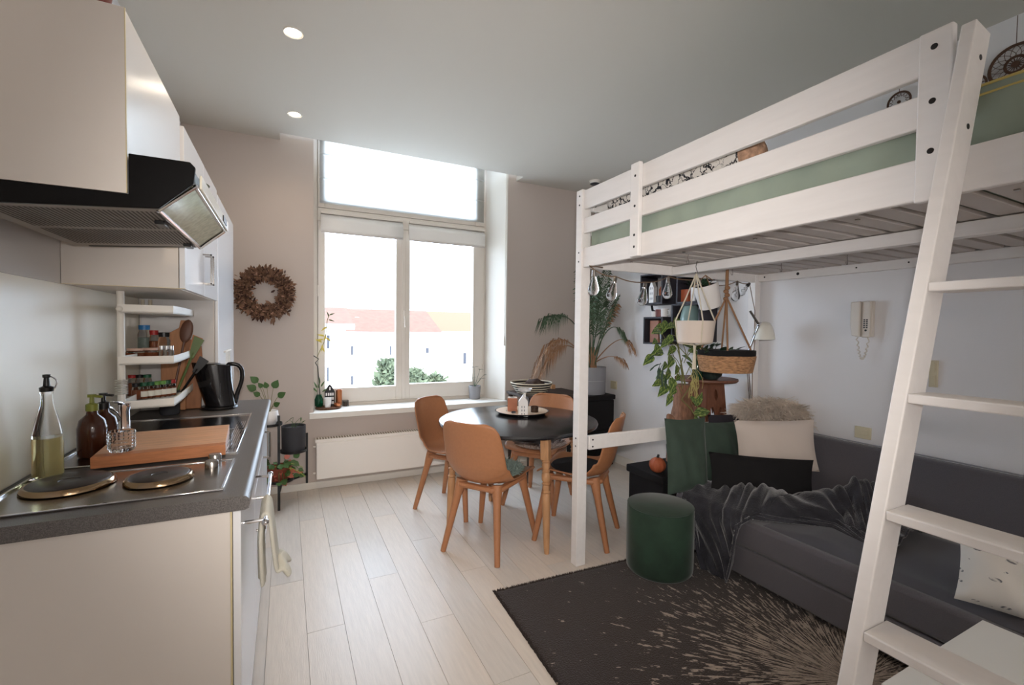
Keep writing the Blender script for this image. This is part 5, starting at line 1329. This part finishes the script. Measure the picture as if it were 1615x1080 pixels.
frond(up(850, 598, 3.78), up(888, 500, 3.7), PALMDRY, 26, .12, 33, .45, 1.0)
frond(up(987, 535, 3.45), up(962, 480, 3.6), PALMG, 16, .07, 34, .7, .9)
frond(up(998, 555, 3.40), up(985, 505, 3.55), PALMDRY, 16, .07, 35, .65, .7)
frond(up(988, 577, 3.40), up(968, 545, 3.55), PALMDRY, 12, .06, 36, .6, .8)
frond(up(975, 468, 3.55), up(950, 520, 3.6), PALMG, 10, .07, 37, .8, .2)
for i in range(12):
    a = 2*PI*i/12; G().tube([b0+Vector((.05*math.cos(a), .05*math.sin(a), -.01)), b0+Vector((.03*math.cos(a), .03*math.sin(a), .22))], [.014, .005], 6).obj('dry_sheath', PALMDRY, palm)

# ------------------------------------------------------------ wall fittings
def plate(name, lab, px0, py0, px1, py1, n=1):
    a = P('x', 3.02, px0, py0); b = P('x', 3.02, px1, py1); y0, y1 = sorted((a.y, b.y)); z0, z1 = sorted((a.z, b.z))
    r = thing(name, lab, 'switch' if 'switch' in name else 'socket', (3.03, (y0+y1)/2, (z0+z1)/2))
    G().box(3.018, 3.0295, y0, y1, z0, z1).obj('frame_plate', SWITCH, r, bevel=.002)
    for k in range(n):
        za = z0+(z1-z0)*k/n+.014; zb = z0+(z1-z0)*(k+1)/n-.014
        if n == 1: q = G().box(3.013, 3.019, y0+.014, y1-.014, za+.008, zb-.008).obj('rocker', SWITCH, r, bevel=.001)
        else: q = G().box(3.013, 3.019, y0+.010, y1-.010, za-.004, zb+.004).obj('rocker', SWITCH, r, bevel=.001)
    return r
plate('light_switch', 'ivory light switch on the white wall just above the sofa back', 1348, 671, 1373, 694)
plate('double_switch', 'tall ivory double switch half hidden behind the ladder stile', 1466, 568, 1478, 611, 2)
plate('wall_socket', 'small ivory wall socket right of the palm pot', 963, 600, 972, 614)
# intercom
a = P('x', 2.99, 1343, 474); b = P('x', 2.99, 1376, 532)
r = thing('intercom', 'cream wall intercom handset on the white wall', 'intercom', (3.0, (a.y+b.y)/2, (a.z+b.z)/2))
y1, y0, z1, z0 = a.y-.006, b.y+.008, 1.538, 1.327; ym = y0+(y1-y0)*.5
G().box(3.0, 3.0295, y0, y1-.01, z0+.005, z1).obj('base', PLASTW, r, bevel=.004)
G().box(2.985, 3.001, y0+.004, ym-.003, z0+.002, z1-.002).obj('keypad_panel', PLASTW, r, bevel=.004)
G().prism([(ym+.002, z0+.004), (y1-.006, z0+.010), (y1+.002, z0+.08), (y1+.002, z1-.004), (ym+.002, z1)], 'x', 2.972, 2.992).obj('handset', PLASTW, r, bevel=.006, seg=3)
for j in range(5):
    for k in range(2): G().box(2.983, 2.986, ym-.034+k*.013, ym-.026+k*.013, z0+.055+j*.011, z0+.062+j*.011).obj('speaker_slot', DGREYC, r, smooth=0)
G().cyl((2.983, ym-.025, z0+.042), (2.986, ym-.025, z0+.042), .006, n=14).obj('button', BLACKP, r)
pts = []
pA, pB = Vector((3.0, y1-.025, z0)), Vector((3.0, ym-.035, z0)); 
base = catenary(pA, pB, .125, 40)
for i, p in enumerate(base): 
    an = i*2.1; pts.append(p+Vector((.006*math.cos(an), .006*math.sin(an), 0)))
G().tube(pts, .0035, 6).obj('coiled_cord', PLASTW, r)

# dark wall shelves
SXF = 2.835
def sbox(pxl, pxr, pt, pb_, lab):
    a = P('x', SXF, pxl, pt); b = P('x', SXF, pxr, pt); d = P('x', SXF, pxl, pb_)
    y1, y0, z1, z0 = a.y, b.y, a.z, d.z; r = thing('wall_shelf_box', lab, 'shelf', (2.93, (y0+y1)/2, z0), group='dark cube shelves'); t = .014
    for (q) in ((y0, y1, z0, z0+t), (y0, y1, z1-t, z1)): G().box(SXF, 3.029, q[0], q[1], q[2], q[3]).obj('board', SHELFD, r, smooth=0)
    for (q) in ((y0, y0+t), (y1-t, y1)): G().box(SXF, 3.029, q[0], q[1], z0+t, z1-t).obj('side_panel', SHELFD, r, smooth=0)
    return y0+t, y1-t, z0+t, z1-t
sA = sbox(1010, 1045, 434, 481, 'dark open shelf box at the top left of the group on the right wall')
sB = sbox(1067, 1100, 436, 479, 'dark open shelf box at the top right of the group behind the white planter')
sC = sbox(1059, 1104, 480, 538, 'dark open shelf box at the lower right of the group')
sD = sbox(1015, 1045, 500, 542, 'dark open shelf box at the lower left of the group')
def sitem(s, f, dx=.07): return Vector((SXF+dx, s[1]+(s[0]-s[1])*f, s[2]+.001))
p = sitem(sA, .30); r = thing('narrow_house', 'narrow white house ornament in the top left shelf box', 'ornament', p)
hh = (sA[3]-sA[2])*.80
G().prism([(p.y-.028, p.z), (p.y+.028, p.z), (p.y+.028, p.z+hh*.72), (p.y, p.z+hh), (p.y-.028, p.z+hh*.72)], 'x', p.x-.02, p.x+.02).obj('house_body', WHITEC, r, smooth=0)
for j in range(3):
    for k in (-.016, .006): G().box(p.x-.0212, p.x-.019, p.y+k, p.y+k+.010, p.z+.03+j*.045, p.z+.05+j*.045).obj('window', GREYC, r, smooth=0)
p = sitem(sA, .72); o = G().lathe([(0, 0), (.04, 0), (.045, .06), (.04, .06), (.036, .01), (0, .01)], p, 24).obj('black_pot', BLACKM); tag(o, 'small black pot in the top left shelf box', 'pot')
o = G().lathe([(0, 0), (.018, 0), (.020, .1), (.006, .13), (0, .13)], p+Vector((.0, 0, .0125)), 16).obj('brown_bottle', SPICE); tag(o, 'brown bottle standing in the small black pot', 'bottle')
# things on top of lower left box
zt = sD[3]+.015
r = thing('framed_mug', 'white mug on top of the lower left shelf box', 'mug', (SXF+.08, sD[0]+.05, zt))
m0 = Vector((SXF+.08, sD[0]+.045, zt)); G().lathe([(0, 0), (.030, 0), (.032, .07), (.029, .07), (.027, .006), (0, .006)], m0, 24).obj('mug_body', WHITEC, r)
G().tube([m0+Vector((0, -.03, .055)), m0+Vector((0, -.055, .05)), m0+Vector((0, -.055, .02)), m0+Vector((0, -.03, .015))], .004, 8).obj('handle', WHITEC, r)
m1_ = Vector((SXF+.08, (sD[0]+sD[1])/2+.01, zt)); o = G().lathe([(0, 0), (.028, 0), (.030, .065), (.027, .065), (.026, .006), (0, .006)], m1_, 24).obj('red_cup', mat('wine_red_glaze', S(116, 60, 56), .4)); tag(o, 'dull red cup on top of the lower left shelf box', 'cup')
m2_ = Vector((SXF+.08, sD[1]-.04, zt)); o = G().lathe([(0, 0), (.030, 0), (.030, .05), (0, .05)], m2_, 24).obj('white_jar', WHITEC); tag(o, 'white round jar at the far end on top of the lower left shelf box', 'jar')
r = thing('black_pipe_rack', 'bent black pipe piece under the top left shelf box', 'pipe', (SXF+.10, sA[1], sA[2]-.05))
G().tube([(SXF+.1, sA[1]-.03, sA[2]-.018), (SXF+.1, sA[1]-.04, sA[2]-.06), (SXF+.1, sA[1]-.09, sA[2]-.078), (SXF+.1, sA[1]-.18, sA[2]-.07), (SXF+.1, sA[0]+.06, sA[2]-.075)], .010, 8).obj('pipe', BLACKM, r)
p = sitem(sD, .38); o = G().box(p.x-.03, p.x+.03, p.y-.05, p.y+.05, p.z, p.z+.19).obj('copper_tin', mat('dull_copper', S(160, 108, 84), .5)); tag(o, 'tall dull copper tin in the lower left shelf box', 'tin')
p = sitem(sD, .85); o = potted('small_cactus', 'small plant in a pale metal pot in the lower left shelf box', p, p.z, .09, .032, .042, mat('pale_metal', S(186, 190, 196), .5))
for k in range(8): put('leaf', LDK, o, p+Vector((0, 0, .08)), (math.cos(k), math.sin(k), 1.6), .10)
p = sitem(sB, .2, .12); o = G().box(2.99, 3.0, sB[0]+.04, sB[1]-.02, sB[2]+.002, sB[3]-.02).obj('picture_card', mat('pink_card', S(222, 178, 166), .8)); tag(o, 'pale pink card at the back of the top right shelf box', 'picture')
p = sitem(sB, .18); o = G().box(p.x-.03, p.x+.03, p.y-.035, p.y+.035, p.z, p.z+.10).obj('terracotta_box', TERRA); tag(o, 'terracotta cube at the left in the top right shelf box', 'box')
p = sitem(sB, .7); r = thing('patterned_mug', 'white mug with dark leaf decoration in the top right shelf box', 'mug', p)
G().lathe([(0, 0), (.042, 0), (.042, .11), (.038, .11), (.037, .006), (0, .006)], p, 24).obj('mug_body', WHITEC, r)
for k in range(5): put('leaf_decoration', LDK, r, p+Vector((-.03, .01, .10)), (-.3, math.cos(k*1.3), .9), .10)
p = sitem(sC, .45); o = G().lathe([(0, 0), (.05, 0), (.078, .04), (.084, .14), (.06, .25), (.05, .28), (.048, .28)], p, 28).obj('glass_vase', mat('pale_teal_glass', S(150, 178, 176), .15, trans=.3)); tag(o, 'pale teal glass vase in the lower right shelf box', 'vase')

# ------------------------------------------------------------ string lights
bulbs = [((922, 427), (936, 455), 1.62, 0), ((973, 436), (970, 462), 1.66, 0), ((1019, 444), (1014, 470), 1.80, .0), ((1057, 437), (1053, 463), 1.95, 0), ((1104, 440), (1110, 462), 2.02, 0), ((1127, 452), (1126, 474), 2.05, 0), ((1164, 445), (1160, 468), 2.09, 0), ((1184, 447), (1170, 462), 2.11, 1)]
r = thing('light_string', 'dark cable of the bulb string light under the loft bed', 'cable', (1.6, 1.9, 1.6))
tops = []
BULBP = [((937, 426), 1.93), ((971, 437), 1.93), ((1018, 446), 1.96), ((1054, 437), 2.04), ((1104, 441), 2.02), ((1128, 451), 2.04), ((1163, 444), 2.06), ((1182, 447), 2.08)]
LBL = ['first clear bulb of the string light, beside the left bed post', 'second clear bulb of the string light, tilted in front of the palm', 'clear bulb hanging before the top left shelf box, left one', 'clear bulb hanging before the top left shelf box, right one', 'clear bulb hanging just above the tilted white planter', 'clear bulb between white planter and jute rope', 'clear bulb right of the jute rope', 'last clear bulb of the string light, tilted at the wall corner']
TIP = [(936, 458), (965, 462), (1013, 472), (1052, 466), (1108, 458), (1126, 474), (1160, 468), (1166, 463)]
gb = None
for i, ((px, py), y) in enumerate(BULBP):
    top = up(px, py, y); tip = up(*TIP[i], y); d = (tip-top).normalized(); L = .10 if i != 4 else .07
    rb = thing('light_bulb', LBL[i], 'light bulb', top, group='bulbs of the string light')
    G().lathe([(0, 0), (.010, .001), (.011, .028), (.013, .030), (.012, .034)], top, 16, ax=d).obj('socket', BLACKP if i == 7 else STEEL, rb)
    G().lathe([(.011, .034), (.014, .045), (.026, .085), (.029, .10), (.025, .118), (.012, .130), (0, .132)], top-d*0, 18, ax=d).obj('glass_bulb', MATS.get('bulb_glass') or mat('bulb_glass', (1, 1, 1, 1), .0, trans=1, ior=1.25), rb)
    q = Vector((0, 0, 1)).rotation_difference(d)
    G().tube([top+q @ Vector((.006*math.cos(k*1.9), .006*math.sin(k*1.9), .04+.007*k)) for k in range(10)], .0009, 4).obj('filament', STEEL, rb)
    tops.append(top)
pts = [Vector((1.55, 2.02, 1.695)), Vector((tops[0].x-.03, tops[0].y, tops[0].z+.02))]
for i in range(len(tops)-1):
    pts += catenary(tops[i]+Vector((0, 0, .004)), tops[i+1]+Vector((0, 0, .004)), .012, 6)
pts += [tops[-1], Vector((2.92, 2.09, 1.50)), Vector((2.93, 2.09, 1.30)), Vector((2.91, 2.09, 1.10)), Vector((2.93, 2.10, .93)), Vector((2.95, 2.10, .60))]
G().tube(pts, .003, 6).obj('cable', CORD, r)

# ------------------------------------------------------------ hanging planters
HM = mat('hook_wire', S(140, 134, 130), .35, 1)
def hooks(name, lab, x, y, z, par=None):
    r = thing(name, lab, 'hook', (x, y, z), group='wire hooks on the slats')
    G().tube([(x, y, z), (x, y, z-.02), (x+.006, y, z-.035), (x+.002, y, z-.05), (x-.008, y, z-.048), (x-.012, y, z-.036)], .0018, 6).obj('hook_wire', HM, r)
for i, (x, y) in enumerate(((1.9, 1.75), (2.24, 1.62), (2.24, 1.44), (2.235, 1.32), (2.24, 1.12), (2.6, 1.7), (2.5, 1.95), (2.6, 1.35))):
    hooks('wire_hook', ['small wire hook under the slats just beyond the macrame planter', 'wire hook next to the mid beam of the bed, farthest from the ladder', 'second wire hook along the mid beam from the window side', 'third wire hook along the mid beam from the window side', 'wire hook at the mid beam nearest the ladder', 'wire hook under the slats near the wall rail above the lamp', 'wire hook under the slats beside the jute rope', 'wire hook under the slats near the wall above the intercom'][i], x, y, 1.756)
# cream pot in macrame
y = 1.87; c = up(1096, 523, y); w = (up(1118, 506, y).x-up(1075, 506, y).x)/2; z1 = up(1096, 506, y).z; z0 = up(1096, 541, y).z
hk = Vector((c.x, y, 1.68))
r = thing('macrame_planter', 'cream textile pot with round leaved plant in a white macrame hanger', 'hanging planter', (c.x, y, z0))
G().lathe([(0, 0), (w*.82, 0), (w*.88, .006), (w, z1-z0), (w-.006, z1-z0), (w*.8, .01), (0, .01)], (c.x, y, z0), 32).obj('pot', mat('cream_pot', S(216, 202, 190), .8, bump=.2, bs=200), r)
G().lathe([(0, z1-z0-.02), (w*.93, z1-z0-.02)], (c.x, y, z0), 24).obj('soil', SOIL, r)
for k in range(4):
    a = PI/4+PI/2*k+.3; e = Vector((c.x+w*1.03*math.cos(a), y+w*1.03*math.sin(a), z1)); eb = Vector((c.x+w*.86*math.cos(a), y+w*.86*math.sin(a), z0))
    G().tube([hk, hk.lerp(e, .5)+Vector((0, 0, -.005)), e, eb, Vector((c.x, y, z0-.012))], .004, 6).obj('cord', COTTON, r)
G().tube([(c.x, y, z0-.01), (c.x, y, z0-.06)], [.008, .006], 8).obj('knot', COTTON, r)
G().tube([(c.x, y, z0-.06), (c.x, y, z0-.15)], [.008, .012], 8).obj('tassel', COTTON, r)
G().tube([(c.x+.004, y, 1.752), (c.x-.004, y, 1.72), hk+Vector((.008, 0, .01)), hk, hk+Vector((-.01, 0, .008))], .0025, 6).obj('hook', HM, r)
# tilted white pot behind
y = 2.0; c = up(1118, 466, y)
r = thing('tilted_planter', 'white pot hanging tilted behind the macrame planter', 'hanging planter', c)
d = (up(1111, 449, y)-up(1120, 486, y)).normalized(); bpt = up(1121, 484, y); hL = (up(1111, 449, y)-bpt).length; w = .075
G().lathe([(0, 0), (w*.85, 0), (w*.87, .004), (w, hL), (w-.005, hL), (w*.82, .008), (0, .008)], bpt, 32, ax=d).obj('pot', WHITEC, r)
G().lathe([(w*.80, -.002), (w*.80, .002), (w*.5, .002)], bpt, 32, ax=d).obj('foot_rim', GREYC, r)
tp_ = bpt+d*hL
G().lathe([(0, hL-.012), (w-.006, hL-.012)], bpt, 24, ax=d).obj('soil', SOIL, r)
for k in range(3):
    a = k*2.1; q = Vector((0, 0, 1)).rotation_difference(d); e = tp_+q @ Vector((w*math.cos(a), w*math.sin(a), 0))
    G().tube([Vector((tp_.x, y, 1.70)), e], .0025, 6).obj('cord', ROPE, r)
for k in range(6): put('leaf', LDK, r, tp_+Vector((.01*k-.03, 0, -.01)), (math.cos(k*1.1), -.3, 1), .06)
# jute basket
y = 1.90; c = up(1145, 570, y); wl = up(1116, 550, y); wr_ = up(1173, 554, y)
w = (wr_-wl).length/2; z1 = (wl.z+wr_.z)/2; z0 = up(1145, 586, y).z; cx = (wl.x+wr_.x)/2
r = thing('jute_basket', 'round jute basket planter with black rim hanging on a thick rope', 'hanging planter', (cx, y, z0))
G().lathe([(0, 0), (w*.88, 0), (w*.9, .006), (w*.985, z1-z0-.03), (w*.98, z1-z0)], (cx, y, z0), 36).obj('inner_basket', JUTE, r)
nr = 11
for k in range(nr):
    t = k/(nr-1); rr = w*(.89+.10*t); z = z0+.008+(z1-z0-.045)*t
    G().tube([Vector((cx+(rr+.0012*math.sin(q*9))*math.cos(2*PI*q/44), y+(rr+.0012*math.sin(q*9))*math.sin(2*PI*q/44), z+.0008*math.sin(q*7))) for q in range(44)], .0068, 6, closed=True).obj('jute_coil', JUTE, r)
G().lathe([(w*1.0, z1-z0-.036), (w*1.015, z1-z0-.018), (w*1.01, z1-z0+.002), (w*.95, z1-z0+.002)], (cx, y, z0), 36).obj('black_rim', BLACKF, r)
G().lathe([(0, z1-z0-.02), (w*.95, z1-z0-.02)], (cx, y, z0), 24).obj('soil', SOIL, r)
hk = up(1147, 432, y); hk.z = 1.755; kn = up(1146, 463, y)
G().tube([hk, kn], [.009, .010], 8).obj('rope', ROPE, r)
g = G()
for k in range(4): g.ell(kn+Vector((.006*(-1)**k, 0, .035-.022*k)), (.017, .015, .013), 10, 8)
g.obj('rope_knot', ROPE, r)
for (dx, dy) in ((-.78, .5), (-.68, -.6), (.62, .7), (.80, -.45)):
    G().tube([kn-Vector((0, 0, .02)), Vector((cx+w*dx, y+w*dy, z1))], .0055, 6).obj('rope', ROPE, r)
for k in range(16):
    a = random.uniform(0, 2*PI); q = random.uniform(.2, .8)*w; s = Vector((cx-.03+q*math.cos(a)-.03, y+q*math.sin(a), z1-.01))
    put('leaf', LDK if k % 3 else LN, r, s, (math.cos(a)*.9-.3, math.sin(a), random.uniform(.05, .8)), random.uniform(.05, .10))

# ------------------------------------------------------------ carved stool on the chest
sc_ = Vector((2.735, 2.33, 0)); zt = P('y', 2.12, 1128, 602).z; zb_ = .399
r = thing('carved_stool', 'six sided carved dark wooden stool with round top behind the cushions', 'stool', (sc_.x, sc_.y, zb_))
RS = .215
G().lathe([(0, zt-.022), (RS-.01, zt-.022), (RS, zt-.012), (RS-.002, zt), (0, zt)], sc_, 48).obj('top', DWOOD, r)
hh = zt-.022-zb_
for k in range(6):
    a = PI/3*k+.25; dirn = Vector((math.cos(a), math.sin(a), 0)); tn_ = Vector((-dirn.y, dirn.x, 0))
    def mp_(u, z): 
        rr = .115+.055*(1-z/hh); return sc_+dirn*rr+tn_*u*(1+.35*(1-z/hh))+Vector((0, 0, zb_+z))
    # panel pieces with cut outs: frame, lobes, feet
    W0 = .066
    outer = [(-W0, hh), (-W0, 0), (-W0*.70, 0), (-W0*.66, hh*.52), (-W0*.34, hh*.59), (-W0*.60, hh*.63), (-W0*.60, hh*.70), (-W0*.36, hh*.72), (-W0*.22, hh*.66), (-W0*.10, hh*.57), (0, hh*.62), (0, hh*.78), (-W0*.20, hh*.84), (-W0*.14, hh*.90), (0, hh*.93), (0, hh)]
    for sgn in (-1, 1):
        vs = []; 
        pts_ = [(sgn*u_, z_) for u_, z_ in outer]
        g = G(); n_ = len(pts_)
        A_ = [mp_(u_, z_) for u_, z_ in pts_]; B_ = [p-dirn*.012 for p in A_]
        g.add(A_+B_, [tuple(range(n_)), tuple(range(n_, 2*n_))[::-1]]+[(i, (i+1) % n_, n_+(i+1) % n_, n_+i) for i in range(n_)])
        g.obj('carved_panel', DWOOD, r, smooth=0)
# pot on stool
b0 = P('y', 2.22, 1125, 596); b0 = Vector((b0.x, 2.24, zt+.001)); w = .075
r = potted('zz_plant', 'dark leaved plant in a dark green bowl on the carved stool', b0, zt+.001, .085, .04, .082, mat('dark_green_glaze', S(46, 58, 56), .3), prof=[(0, 0), (.04, 0), (.07, .03), (.084, .085), (.076, .085), (.064, .04)])
bt = Vector((b0.x-.09, 2.28, zt+.001)); o = G().lathe([(0, 0), (.032, 0), (.036, .01), (.036, .12), (.02, .16), (.016, .19), (0, .19)], bt, 24).obj('green_bottle', mat('dark_green_glass', S(32, 66, 48), .12)); tag(o, 'dark green glass bottle left of the bowl on the carved stool', 'bottle')
for i, (px, py) in enumerate(((1084, 536), (1093, 548), (1100, 537), (1110, 542), (1098, 560), (1120, 545), (1112, 556), (1132, 540))):
    s0 = b0+Vector((0, 0, .07)); tip = up(px, py, 2.2); pts = stalk(r, s0, tip, (0, 0, .05), .003, LEAFD)
    for k in range(6):
        p = pts[2+k]; put('leaf', LDK, r, p, (random.uniform(-1, 1), -.5, random.uniform(-.2, .8)), random.uniform(.05, .075))

# ------------------------------------------------------------ clamp lamp
sh = up(1205, 522, 1.98); r = thing('desk_lamp', 'jointed desk lamp with off white shade beside the wall corner', 'lamp', (2.86, 2.3, .40))
j1 = up(1197, 512, 1.98); el = up(1178, 560, 2.06); ba = up(1184, 640, 2.12); 
ax_ = (up(1193, 506, 1.98)-up(1213, 540, 1.98)); 
G().lathe([(.016, -.062), (.034, -.055), (.050, -.03), (.062, .02), (.066, .055), (.063, .055), (.058, .02), (.046, -.028), (.0, -.05)], sh, 32, ax=(.05, 0, -1)).obj('shade', FILAM, r)
for off in (-.006, .006):
    G().tube([j1+Vector((0, off, 0)), el+Vector((0, off, 0))], .004, 8).obj('upper_arm', CHROME, r)
    G().tube([el+Vector((0, off, 0)), ba+Vector((0, off, 0))], .004, 8).obj('lower_arm', CHROME, r)
G().tube([j1, j1+Vector((.012, 0, .012)), sh+Vector((0, 0, .055))], .006, 8).obj('neck', CHROME, r)
g = G(); g.ell(el, (.012, .012, .012), 12, 8); g.ell(j1, (.010, .012, .010), 12, 8); g.obj('joint', CHROME, r)
sp_ = up(1183, 490, 2.02); G().tube([sp_, j1], .0075, 8).obj('spring', STEEL, r)
G().cyl(ba, ba+Vector((0, 0, -.16)), .01, n=10).obj('stem', CHROME, r)
G().lathe([(0, .0), (.075, .0), (.075, .014), (.01, .02)], (ba.x, ba.y+.0, ba.z-.17), 32).obj('base', FILAM, r)

# ------------------------------------------------------------ trunk plant with trailing pothos
tb_ = Vector((2.30, 2.25, .399)); yt = 2.25
zt = up(1076, 606, yt).z; tx = up(1076, 640, yt).x
pot = thing('trunk_plant', 'variegated trailing plant growing on a thick bare trunk at the sofa end', 'potted plant', (tx, yt, .399))
G().lathe([(0, 0), (.085, 0), (.10, .17), (.092, .17), (.08, .02)], (tx, yt, .399), 28).obj('pot', DGREYC, pot)
G().lathe([(0, .15), (.09, .15)], (tx, yt, .399), 20).obj('soil', SOIL, pot)
prt = [(up(px, 700, yt)-up(1076, 700, yt)).x for px in (1096, 1094, 1090, 1088)]
g = G(); zz = [.50, up(1076, 665, yt).z, up(1076, 640, yt).z, up(1076, 620, yt).z, zt]
g.tube([(tx-.01, yt, .45), (tx-.005, yt, .60), (tx, yt, zz[1]), (tx+.005, yt, zz[2]), (tx+.004, yt, zz[3]), (tx+.002, yt, zt)], [.09, .095, .085, .062, .056, .050], 22)
for i, v in enumerate(g.v): 
    a = math.atan2(v[1]-yt, v[0]-tx); s = 1+.09*math.sin(a*5+v[2]*9); g.v[i] = (tx+(v[0]-tx)*s, yt+(v[1]-yt)*s, v[2])
g.obj('trunk', BARK, pot, smooth=70)
kn = up(1057, 662, yt-.02); G().ell(kn, (.035, .03, .04), 14, 10, fn=lambda v: v*(1+.15*math.sin(v.x*120+v.z*90))).obj('burl', BARK, pot)
top = Vector((tx, yt-.02, zt))
rnd = random.Random(31)
LV = [(1062, 510), (1050, 505), (1066, 500), (1040, 520), (1070, 522), (1052, 535), (1064, 545), (1045, 552), (1030, 560), (1058, 560), (1075, 560), (1085, 552), (1095, 556), (1068, 575), (1055, 580), (1045, 585), (1060, 595), (1052, 605), (1070, 590), (1050, 570), (1038, 543), (1035, 535), (1075, 540), (1082, 570), (1090, 575), (1064, 610), (1042, 600), (1060, 528), (1074, 512), (1048, 590), (1088, 545), (1046, 512), (1098, 545), (1058, 620)]
for i, (px, py) in enumerate(LV):
    p = up(px, py, yt+rnd.uniform(-.16, .08)); out = Vector((p.x-tx, p.y-yt, 0)); out = out.normalized() if out.length > .01 else Vector((-1, 0, 0))
    d = Vector((out.x*.8+rnd.uniform(-.4, .4), -.5+rnd.uniform(-.3, .3), -.55+rnd.uniform(-.4, .5)))
    if i % 3 == 0: stalk(pot, top+Vector((rnd.uniform(-.03, .03), 0, rnd.uniform(-.1, .25))), p, (0, -.03, .06), .003)
    put('leaf', LVAR, pot, p, d, rnd.uniform(.075, .125), up=(rnd.uniform(-.5, .5), -1, .5))
# main vine up to the hanger
stalk(pot, top, up(1062, 505, yt-.05), (-.03, 0, .1), .006)
pts = [top+Vector((0, -.05, 0)), up(1075, 630, yt-.1), up(1090, 645, yt-.12), up(1096, 655, yt-.13)]
G().tube(pts, .004, 6).obj('vine', STEM, pot)
for (px, py, d, s) in ((1096, 640, (.3, -.6, 1), .10), (1094, 652, (1, -.4, .2), .13), (1098, 655, (-.5, -.5, -.7), .08), (1088, 625, (.6, -.5, -.7), .09)):
    put('leaf', LVAR, pot, up(px, py, yt-.12), d, s, up=(0, -1, .5))
# dangling dark strap leaves at left
for (a0, a1, mid) in (((1048, 558), (1023, 568), (1035, 552)), ((1050, 575), (1025, 585), (1036, 570)), ((1045, 575), (1036, 605), (1038, 585)), ((1048, 575), (1045, 610), (1042, 590)), ((1042, 572), (1040, 600), (1036, 585)), ((1052, 590), (1050, 616), (1048, 600))):
    pts = bez(up(*a0, 2.15), up(*mid, 2.12), up(*a1, 2.12), 8); G().tube(pts, [.002]*3+[.006, .009, .008, .006, .008, .003], 6, flat=.35).obj('leaf', LEAFD, pot)
# aerial roots
g = G()
for k in range(22):
    p0 = top+Vector((rnd.uniform(-.02, .05), -.05, rnd.uniform(0, .15))); p1 = p0+Vector((rnd.uniform(-.04, .06), rnd.uniform(-.03, .02), -rnd.uniform(.08, .18))); g.tube(bez(p0, (p0+p1)/2+Vector((rnd.uniform(-.05, .05), -.03, 0)), p1, 5), .0018, 5)
o = g.obj('aerial_roots', mat('pale_root', S(186, 172, 110), .7), pot); o['kind'] = 'stuff'

# ------------------------------------------------------------ dreamcatchers
def catcher(px, py, rad, lab, dense):
    c = P('x', 3.0, px, py); c.x = 3.012; r = thing('dreamcatcher', lab, 'dreamcatcher', c, group=None)
    G().tube([c+Vector((0, rad*math.cos(t), rad*math.sin(t))) for t in [2*PI*k/36 for k in range(36)]], rad*.045+.003, 8, closed=True).obj('hoop', mat('brown_hoop', S(84, 60, 48), .8) if 'brown_hoop' not in MATS else MATS['brown_hoop'], r)
    g = G(); N = 16
    for j in range(4 if dense else 2):
        r0 = rad*(1-.22*j); r1 = rad*(1-.22*(j+1))
        for k in range(N):
            a = 2*PI*(k+.5*j)/N; b = 2*PI*(k+.5*(j+1))/N; b2 = 2*PI*(k+.5*(j+1)-1)/N
            for bb_ in (b, b2): g.tube([c+Vector((0, r0*math.cos(a), r0*math.sin(a))), c+Vector((0, r1*math.cos(bb_), r1*math.sin(bb_)))], .0011, 4, cap=False)
    o = g.obj('web', MATS['brown_hoop'], r)
    G().lathe([(0, -.003), (rad*.16, -.003), (rad*.16, .003), (0, .003)], c, 16, ax=(1, 0, 0)).obj('centre_bead', MATS['brown_hoop'], r)
    if dense: G().tube([c+Vector((0, rad*.4*math.cos(t), rad*.4*math.sin(t))) for t in [2*PI*k/24 for k in range(24)]], .006, 6, closed=True).obj('lace_ring', MATS['brown_hoop'], r)
    G().tube([c+Vector((0, 0, rad)), c+Vector((0, 0, rad+.06 if not dense else 2.82-c.z))], .0015, 5).obj('hanging_thread', MATS['brown_hoop'], r)
catcher(1416, 160, .052, 'small dreamcatcher between the guard rails of the loft bed', False)
catcher(1600, 100, .088, 'large lacy dreamcatcher at the upper right corner', True)
catcher(1534, 135, .045, 'small dreamcatcher half hidden right behind the ladder top', False)
